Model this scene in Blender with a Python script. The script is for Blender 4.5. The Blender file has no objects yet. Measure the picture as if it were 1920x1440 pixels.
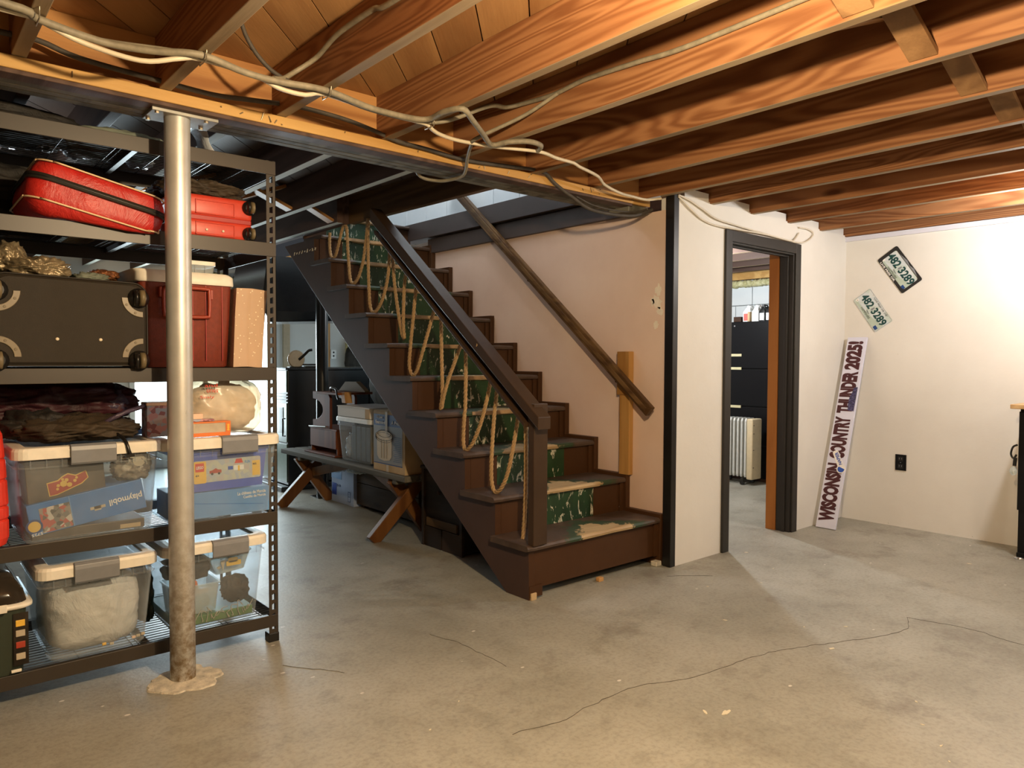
import bpy, bmesh, math, random
from mathutils import Vector, Matrix, noise
random.seed(7)
SC = bpy.context.scene
COL = SC.collection

# ------------------------------------------------------------------ camera
H = 1.21
yaw, pitch, roll, F = 0.860868, -0.0336209, 0.0041791, 1369.35
cam_d = bpy.data.cameras.new('camera')
cam = bpy.data.objects.new('camera', cam_d); COL.objects.link(cam)
fw = Vector((math.cos(yaw)*math.cos(pitch), math.sin(yaw)*math.cos(pitch), math.sin(pitch)))
rt = Vector((math.sin(yaw), -math.cos(yaw), 0.0))
up = rt.cross(fw)
r2 = rt*math.cos(roll)+up*math.sin(roll); u2 = -rt*math.sin(roll)+up*math.cos(roll)
cm = Matrix((r2, u2, -fw)).transposed().to_4x4(); cm.translation = Vector((0, 0, H))
cam.matrix_world = cm
cam_d.sensor_width = 36.0; cam_d.lens = 36.0*F/1920.0
cam_d.clip_start = 0.02; cam_d.clip_end = 60
SC.camera = cam

# ------------------------------------------------------------------ world, lights, exposure
w = bpy.data.worlds.new('world'); SC.world = w; w.use_nodes = True
w.node_tree.nodes['Background'].inputs[0].default_value = (0.75, 0.8, 0.9, 1)
w.node_tree.nodes['Background'].inputs[1].default_value = 0.03
SC.view_settings.view_transform = 'Standard'; SC.view_settings.look = 'None'
SC.view_settings.gamma = 1.0; SC.view_settings.use_curve_mapping = False
SC.view_settings.exposure = 0.68

def lamp(name, loc, power, col, radius=0.04, kind='POINT'):
    d = bpy.data.lights.new(name, kind); d.energy = power; d.color = col
    if kind == 'POINT': d.shadow_soft_size = radius
    o = bpy.data.objects.new(name, d); o.location = loc; COL.objects.link(o); return o
lamp('bulb_near', (1.08, 0.62, 1.95), 140, (1.0, 0.76, 0.46), 0.035)
lamp('bulb_right', (4.75, 1.06, 2.05), 46, (1.0, 0.97, 0.93), 0.05)
lamp('bulb_store_room', (5.35, 4.0, 2.02), 70, (0.92, 0.97, 1.0), 0.05)
lamp('fill_front', (3.0, -0.85, 2.02), 22, (1.0, 0.86, 0.66), 0.06)  # unseen fill light added to brighten the floor
lamp('bulb_shelf_back', (0.47, 4.12, 1.97), 2.0, (0.82, 0.92, 1.0), 0.03)
lamp('bulb_upstairs', (2.95, 4.6, 3.7), 24, (0.95, 0.97, 1.0), 0.08)
a_ = lamp('daylight_glass_door', (2.75, 8.5, 0.95), 85, (0.78, 0.93, 1.0), kind='AREA')
a_.data.shape = 'RECTANGLE'; a_.data.size = 1.5; a_.data.size_y = 1.3
a_.rotation_euler = (math.radians(-90), 0, 0)

# ------------------------------------------------------------------ material helpers
def new_mat(name):
    m = bpy.data.materials.new(name); m.use_nodes = True
    nt = m.node_tree; b = nt.nodes['Principled BSDF']
    return m, nt, b
def nd(nt, typ, **kw):
    n = nt.nodes.new(typ)
    for k, v in kw.items():
        if k in n.inputs: n.inputs[k].default_value = v
        else: setattr(n, k, v)
    return n
def coords(nt, scale=(1, 1, 1), rnd=True, loc=(0, 0, 0), turn=0.0):
    tc0 = nt.nodes.new('ShaderNodeTexCoord')
    class _T: pass
    tc = _T(); tc.outputs = {'Object': tc0.outputs['Object']}
    if turn:
        vr = nt.nodes.new('ShaderNodeVectorRotate'); vr.rotation_type = 'Z_AXIS'; vr.inputs['Angle'].default_value = turn
        nt.links.new(tc0.outputs['Object'], vr.inputs['Vector']); tc.outputs['Object'] = vr.outputs[0]
    mp = nt.nodes.new('ShaderNodeMapping'); mp.inputs['Scale'].default_value = scale; mp.inputs['Location'].default_value = loc
    if rnd:
        oi = nt.nodes.new('ShaderNodeObjectInfo')
        ml = nt.nodes.new('ShaderNodeVectorMath'); ml.operation = 'SCALE'; ml.inputs['Scale'].default_value = 1.0
        cb = nt.nodes.new('ShaderNodeCombineXYZ')
        mu = nt.nodes.new('ShaderNodeMath'); mu.operation = 'MULTIPLY'; mu.inputs[1].default_value = 37.0
        nt.links.new(oi.outputs['Random'], mu.inputs[0])
        for i in range(3): nt.links.new(mu.outputs[0], cb.inputs[i])
        ad = nt.nodes.new('ShaderNodeVectorMath'); ad.operation = 'ADD'
        nt.links.new(tc.outputs['Object'], ad.inputs[0]); nt.links.new(cb.outputs[0], ad.inputs[1])
        nt.links.new(ad.outputs[0], mp.inputs['Vector'])
    else:
        nt.links.new(tc.outputs['Object'], mp.inputs['Vector'])
    return mp.outputs[0]
def ramp(nt, fac, stops, interp='LINEAR'):
    r = nt.nodes.new('ShaderNodeValToRGB'); r.color_ramp.interpolation = interp
    el = r.color_ramp.elements
    while len(el) < len(stops): el.new(0.5)
    for e, (p, c) in zip(el, stops):
        e.position = p; e.color = (*c, 1) if len(c) == 3 else c
    nt.links.new(fac, r.inputs[0]); return r.outputs[0]
def mixc(nt, fac, a, b, mode='MIX'):
    n = nt.nodes.new('ShaderNodeMix'); n.data_type = 'RGBA'; n.blend_type = mode
    for sock, v in ((n.inputs['Factor'], fac), (n.inputs[6], a), (n.inputs[7], b)):
        if hasattr(v, 'is_output') or isinstance(v, bpy.types.NodeSocket): nt.links.new(v, sock)
        elif isinstance(v, (int, float)): sock.default_value = v
        else: sock.default_value = (*v, 1)
    return n.outputs[2]
def noise_t(nt, vec, scale, detail=4, rough=0.55, dist=0.0):
    n = nd(nt, 'ShaderNodeTexNoise', Scale=scale, Detail=detail, Roughness=rough, Distortion=dist)
    nt.links.new(vec, n.inputs['Vector']); return n.outputs['Fac']
def bump(nt, b, h, strength=0.3, dist=0.01):
    n = nt.nodes.new('ShaderNodeBump'); n.inputs['Strength'].default_value = strength; n.inputs['Distance'].default_value = dist
    nt.links.new(h, n.inputs['Height']); nt.links.new(n.outputs[0], b.inputs['Normal'])
def mul(c, k): return tuple(min(1, x*k) for x in c)

def M_paint(name, c, rough=0.5, var=0.12, scale=4, metal=0.0, bmp=0.0, spec=0.5, chips=None, chip_scale=22, chip_amt=0.70):
    m, nt, b = new_mat(name)
    v = coords(nt)
    n = noise_t(nt, v, scale, 5, 0.6)
    col = ramp(nt, n, [(0.3, mul(c, 1-var)), (0.7, mul(c, 1+var))])
    if chips:
        n2 = noise_t(nt, v, chip_scale, 3, 0.55)
        f = ramp(nt, n2, [(chip_amt, (0, 0, 0)), (chip_amt+0.02, (1, 1, 1))])
        col = mixc(nt, f, col, chips)
    nt.links.new(col, b.inputs['Base Color'])
    b.inputs['Roughness'].default_value = rough; b.inputs['Metallic'].default_value = metal
    b.inputs['Specular IOR Level'].default_value = spec
    if bmp:
        n3 = noise_t(nt, v, scale*12, 4, 0.6); bump(nt, b, n3, bmp, 0.004)
    return m
def M_wood(name, c1, c2, axis='Y', grain=14, rough=0.6, knots=0.5, var=0.25, stain=None):
    m, nt, b = new_mat(name)
    ax = {'X': (0.08, 1, 1), 'Y': (1, 0.08, 1), 'Z': (1, 1, 0.08), 'D': (0.08, 1, 1)}[axis]
    trn = math.radians(-46.5) if axis == 'D' else 0.0
    tc = coords(nt, tuple(a*1.0 for a in ax), turn=trn)
    big = noise_t(nt, tc, 3.2, 3, 0.5, 0.6)
    # ring-like grain: sine of warped noise
    mu = nd(nt, 'ShaderNodeMath', operation='MULTIPLY'); nt.links.new(big, mu.inputs[0]); mu.inputs[1].default_value = grain*6.0
    sn = nd(nt, 'ShaderNodeMath', operation='SINE'); nt.links.new(mu.outputs[0], sn.inputs[0])
    s2 = nd(nt, 'ShaderNodeMath', operation='MULTIPLY_ADD'); nt.links.new(sn.outputs[0], s2.inputs[0]); s2.inputs[1].default_value = 0.5; s2.inputs[2].default_value = 0.5
    fine = noise_t(nt, tc, 90, 3, 0.6)
    mf = mixc(nt, 0.38, s2.outputs[0], fine)
    col = ramp(nt, mf, [(0.2, c1), (0.8, c2)])
    v2 = coords(nt, tuple(0.35 if a < 0.5 else 1 for a in ax), turn=trn)
    n2 = noise_t(nt, v2, 2.2, 4, 0.6)
    col = mixc(nt, 1.0, col, ramp(nt, n2, [(0.3, (1-var,)*3), (0.7, (1, 1, 1))]), 'MULTIPLY')
    if knots:
        vo = nd(nt, 'ShaderNodeTexVoronoi', Scale=2.4); nt.links.new(v2, vo.inputs['Vector'])
        k = ramp(nt, vo.outputs['Distance'], [(0.035, (0.22, 0.12, 0.07)), (0.075, (1, 1, 1))])
        col = mixc(nt, knots, col, mixc(nt, 1.0, col, k, 'MULTIPLY'))
    if stain:
        n4 = noise_t(nt, coords(nt), 9, 6, 0.7)
        f = ramp(nt, n4, [(0.58, (0, 0, 0)), (0.66, (1, 1, 1))])
        col = mixc(nt, f, col, stain)
    nt.links.new(col, b.inputs['Base Color']); b.inputs['Roughness'].default_value = rough; b.inputs['Specular IOR Level'].default_value = 0.25
    bump(nt, b, fine, 0.35, 0.002)
    return m
def M_plain(name, c, rough=0.5, metal=0.0, spec=0.5, emit=None, es=1.0, coat=0.0):
    m, nt, b = new_mat(name)
    v = coords(nt); n = noise_t(nt, v, 30, 3)
    nt.links.new(ramp(nt, n, [(0.3, mul(c, 0.94)), (0.7, mul(c, 1.05))]), b.inputs['Base Color'])
    b.inputs['Roughness'].default_value = rough; b.inputs['Metallic'].default_value = metal
    b.inputs['Specular IOR Level'].default_value = spec; b.inputs['Coat Weight'].default_value = coat
    if emit:
        b.inputs['Emission Color'].default_value = (*emit, 1); b.inputs['Emission Strength'].default_value = es
    return m
def M_clear(name, tint=(0.9, 0.93, 0.95), haze=0.22, rough=0.18):
    m, nt, b = new_mat(name)
    out = nt.nodes['Material Output']
    tr = nd(nt, 'ShaderNodeBsdfTransparent'); tr.inputs[0].default_value = (*tint, 1)
    b.inputs['Base Color'].default_value = (*tint, 1); b.inputs['Roughness'].default_value = rough
    v = coords(nt); n = noise_t(nt, v, 6, 4)
    mx = nt.nodes.new('ShaderNodeMixShader')
    lw = nd(nt, 'ShaderNodeLayerWeight', Blend=0.5)
    pw = nd(nt, 'ShaderNodeMath', operation='POWER'); nt.links.new(lw.outputs['Facing'], pw.inputs[0]); pw.inputs[1].default_value = 3.5
    fr = nd(nt, 'ShaderNodeMath', operation='MULTIPLY'); nt.links.new(pw.outputs[0], fr.inputs[0]); fr.inputs[1].default_value = 0.55
    ad = nd(nt, 'ShaderNodeMath', operation='ADD'); ad.use_clamp = True
    nt.links.new(fr.outputs[0], ad.inputs[0])
    sc = nd(nt, 'ShaderNodeMath', operation='MULTIPLY'); nt.links.new(n, sc.inputs[0]); sc.inputs[1].default_value = haze*2
    nt.links.new(sc.outputs[0], ad.inputs[1])
    nt.links.new(ad.outputs[0], mx.inputs[0]); nt.links.new(tr.outputs[0], mx.inputs[1]); nt.links.new(b.outputs[0], mx.inputs[2])
    nt.links.new(mx.outputs[0], out.inputs[0]); return m

def M_concrete():
    m, nt, b = new_mat('concrete')
    v = coords(nt, rnd=False)
    n1 = noise_t(nt, v, 1.3, 6, 0.62); n2 = noise_t(nt, v, 7, 8, 0.7); n3 = noise_t(nt, v, 60, 4, 0.6)
    col = ramp(nt, n1, [(0.3, (0.27, 0.26, 0.215)), (0.5, (0.345, 0.335, 0.285)), (0.72, (0.42, 0.41, 0.36))])
    col = mixc(nt, 1.0, col, ramp(nt, n2, [(0.25, (0.66, 0.65, 0.62)), (0.48, (0.95, 0.95, 0.94)), (0.75, (1.0, 1.0, 1.0))]), 'MULTIPLY')
    # dark grime patches
    g = noise_t(nt, coords(nt, rnd=False, loc=(3.1, 7.7, 0)), 2.2, 8, 0.72)
    col = mixc(nt, ramp(nt, g, [(0.55, (0, 0, 0)), (0.66, (0.7, 0.7, 0.7))]), col, (0.20, 0.18, 0.145))
    # brushed smears
    sm = noise_t(nt, coords(nt, (1.0, 5.0, 1), rnd=False, loc=(1, 0, 0)), 9, 5, 0.7)
    col = mixc(nt, ramp(nt, sm, [(0.62, (0, 0, 0)), (0.72, (0.35, 0.35, 0.35))]), col, (0.22, 0.20, 0.17))
    # small pale paint drips
    vo = nd(nt, 'ShaderNodeTexVoronoi', Scale=5.5); nt.links.new(coords(nt, (1.0, 1.6, 1), rnd=False), vo.inputs['Vector'])
    s = ramp(nt, vo.outputs['Distance'], [(0.045, (1, 1, 1)), (0.06, (0, 0, 0))])
    gate = ramp(nt, noise_t(nt, v, 1.9, 2), [(0.50, (0, 0, 0)), (0.56, (1, 1, 1))])
    col = mixc(nt, mixc(nt, 1.0, s, gate, 'MULTIPLY'), col, (0.66, 0.64, 0.58))
    col = mixc(nt, 1.0, col, ramp(nt, n3, [(0.3, (0.80, 0.79, 0.77)), (0.55, (1, 1, 1)), (0.8, (1.0, 1.0, 1.0))]), 'MULTIPLY')
    nt.links.new(col, b.inputs['Base Color'])
    rr = nd(nt, 'ShaderNodeMapRange'); nt.links.new(n2, rr.inputs[0]); rr.inputs[3].default_value = 0.36; rr.inputs[4].default_value = 0.58
    nt.links.new(rr.outputs[0], b.inputs['Roughness'])
    bump(nt, b, mixc(nt, 0.5, n2, n3), 0.30, 0.006)
    return m
def M_wall(name, c, c2, scale=1.6, bmp=0.2, low=None):
    m, nt, b = new_mat(name); v = coords(nt, rnd=False)
    col = ramp(nt, noise_t(nt, v, scale, 5, 0.6), [(0.32, c), (0.7, c2)])
    vo = noise_t(nt, coords(nt, rnd=False, loc=(5, 5, 5)), 26, 2)
    col = mixc(nt, ramp(nt, vo, [(0.78, (0, 0, 0)), (0.80, (0.6, 0.6, 0.6))]), col, mul(c, 0.55))
    nt.links.new(col, b.inputs['Base Color']); b.inputs['Roughness'].default_value = 0.62
    bump(nt, b, noise_t(nt, v, 34, 5, 0.6), bmp, 0.004); return m
def M_pole():
    m, nt, b = new_mat('silver painted steel'); v = coords(nt, rnd=False)
    base = ramp(nt, noise_t(nt, v, 9, 5), [(0.3, (0.50, 0.49, 0.45)), (0.7, (0.62, 0.61, 0.58))])
    sp = nd(nt, 'ShaderNodeSeparateXYZ'); tc = nt.nodes.new('ShaderNodeTexCoord'); nt.links.new(tc.outputs['Object'], sp.inputs[0])
    ht = ramp(nt, sp.outputs['Z'], [(0.0, (1, 1, 1)), (0.18, (0.75, 0.75, 0.75)), (0.75, (0, 0, 0))])
    st = noise_t(nt, coords(nt, (1, 1, 0.16), rnd=False), 42, 6, 0.7)
    lo = ramp(nt, noise_t(nt, v, 24, 6, 0.7), [(0.38, (0, 0, 0)), (0.6, (1, 1, 1))])
    col = mixc(nt, mixc(nt, 1.0, ht, lo, 'MULTIPLY'), base, (0.20, 0.13, 0.055))
    f2 = ramp(nt, st, [(0.69, (0, 0, 0)), (0.71, (1, 1, 1))])
    col = mixc(nt, mixc(nt, 1.0, f2, ramp(nt, sp.outputs['Z'], [(0.3, (1, 1, 1)), (1.0, (0.25, 0.25, 0.25))]), 'MULTIPLY'), col, (0.05, 0.025, 0.01))
    nt.links.new(col, b.inputs['Base Color']); b.inputs['Metallic'].default_value = 0.55; b.inputs['Roughness'].default_value = 0.42
    bump(nt, b, noise_t(nt, v, 50, 4), 0.15, 0.002); return m
def M_riser_green():
    m, nt, b = new_mat('green paint flaking to white'); v = coords(nt, (1.0, 1, 0.45))
    c = ramp(nt, noise_t(nt, v, 10, 4), [(0.3, (0.008, 0.026, 0.009)), (0.7, (0.016, 0.055, 0.018))])
    f = ramp(nt, noise_t(nt, v, 27, 5, 0.68, 1.0), [(0.59, (0, 0, 0)), (0.61, (1, 1, 1))])
    c = mixc(nt, f, c, (0.55, 0.52, 0.40))
    nt.links.new(c, b.inputs['Base Color']); b.inputs['Roughness'].default_value = 0.42
    bump(nt, b, noise_t(nt, v, 40, 4), 0.3, 0.003); return m
def M_tread():
    # brown paint worn through to bare boards along the middle of the nosing
    m, nt, b = new_mat('worn brown tread paint'); tc = nt.nodes.new('ShaderNodeTexCoord')
    v = coords(nt)
    br = ramp(nt, noise_t(nt, v, 9, 5, 0.65), [(0.3, (0.040, 0.022, 0.013)), (0.7, (0.085, 0.052, 0.034))])
    bare = ramp(nt, noise_t(nt, coords(nt, (0.2, 2, 1)), 14, 4), [(0.3, (0.32, 0.21, 0.10)), (0.7, (0.50, 0.37, 0.20))])
    grn = (0.025, 0.05, 0.022)
    sp = nd(nt, 'ShaderNodeSeparateXYZ'); nt.links.new(tc.outputs['Object'], sp.inputs[0])
    nz = noise_t(nt, v, 13, 7, 0.75)
    # distance from the worn middle, in metres (object origin sits at the middle of the nosing)
    ab = nd(nt, 'ShaderNodeMath', operation='ABSOLUTE'); nt.links.new(sp.outputs['X'], ab.inputs[0])
    a1 = nd(nt, 'ShaderNodeMath', operation='MULTIPLY_ADD'); nt.links.new(nz, a1.inputs[0]); a1.inputs[1].default_value = 0.42; nt.links.new(ab.outputs[0], a1.inputs[2])
    y1 = nd(nt, 'ShaderNodeMath', operation='MULTIPLY_ADD'); nt.links.new(sp.outputs['Y'], y1.inputs[0]); y1.inputs[1].default_value = 1.1; nt.links.new(a1.outputs[0], y1.inputs[2])
    f_g = ramp(nt, y1.outputs[0], [(0.52, (1, 1, 1)), (0.55, (0, 0, 0))])
    f_b = ramp(nt, y1.outputs[0], [(0.425, (1, 1, 1)), (0.435, (0, 0, 0))])
    c = mixc(nt, f_g, br, grn); c = mixc(nt, f_b, c, bare)
    nt.links.new(c, b.inputs['Base Color']); b.inputs['Roughness'].default_value = 0.55
    bump(nt, b, nz, 0.3, 0.003); return m
def M_foil(name, c1, c2, rough=0.35, metal=0.5, scale=9):
    m, nt, b = new_mat(name); v = coords(nt)
    n = noise_t(nt, v, scale, 6, 0.65, 1.2)
    nt.links.new(ramp(nt, n, [(0.35, c1), (0.65, c2)]), b.inputs['Base Color'])
    b.inputs['Roughness'].default_value = rough; b.inputs['Metallic'].default_value = metal
    bump(nt, b, n, 0.7, 0.02); return m
def M_dots(name, c, cd, scale=60):
    m, nt, b = new_mat(name); v = coords(nt, rnd=False)
    vo = nd(nt, 'ShaderNodeTexVoronoi', Scale=scale); nt.links.new(v, vo.inputs['Vector'])
    f = ramp(nt, vo.outputs['Distance'], [(0.14, (1, 1, 1)), (0.18, (0, 0, 0))])
    n = noise_t(nt, v, 5, 4)
    nt.links.new(mixc(nt, f, ramp(nt, n, [(0.3, mul(c, 0.9)), (0.7, c)]), cd), b.inputs['Base Color'])
    b.inputs['Roughness'].default_value = 0.7; bump(nt, b, n, 0.3, 0.01); return m
def M_print(name, cols, scale=30, rough=0.45):
    """busy printed picture: blotches of a few flat colours"""
    m, nt, b = new_mat(name); v = coords(nt, rnd=False)
    vo = nd(nt, 'ShaderNodeTexVoronoi', Scale=scale); nt.links.new(v, vo.inputs['Vector'])
    sep = nd(nt, 'ShaderNodeSeparateColor'); nt.links.new(vo.outputs['Color'], sep.inputs[0])
    st = [(i/len(cols), c) for i, c in enumerate(cols)]
    nt.links.new(ramp(nt, sep.outputs[0], st, 'CONSTANT'), b.inputs['Base Color']); b.inputs['Roughness'].default_value = rough
    return m

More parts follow.
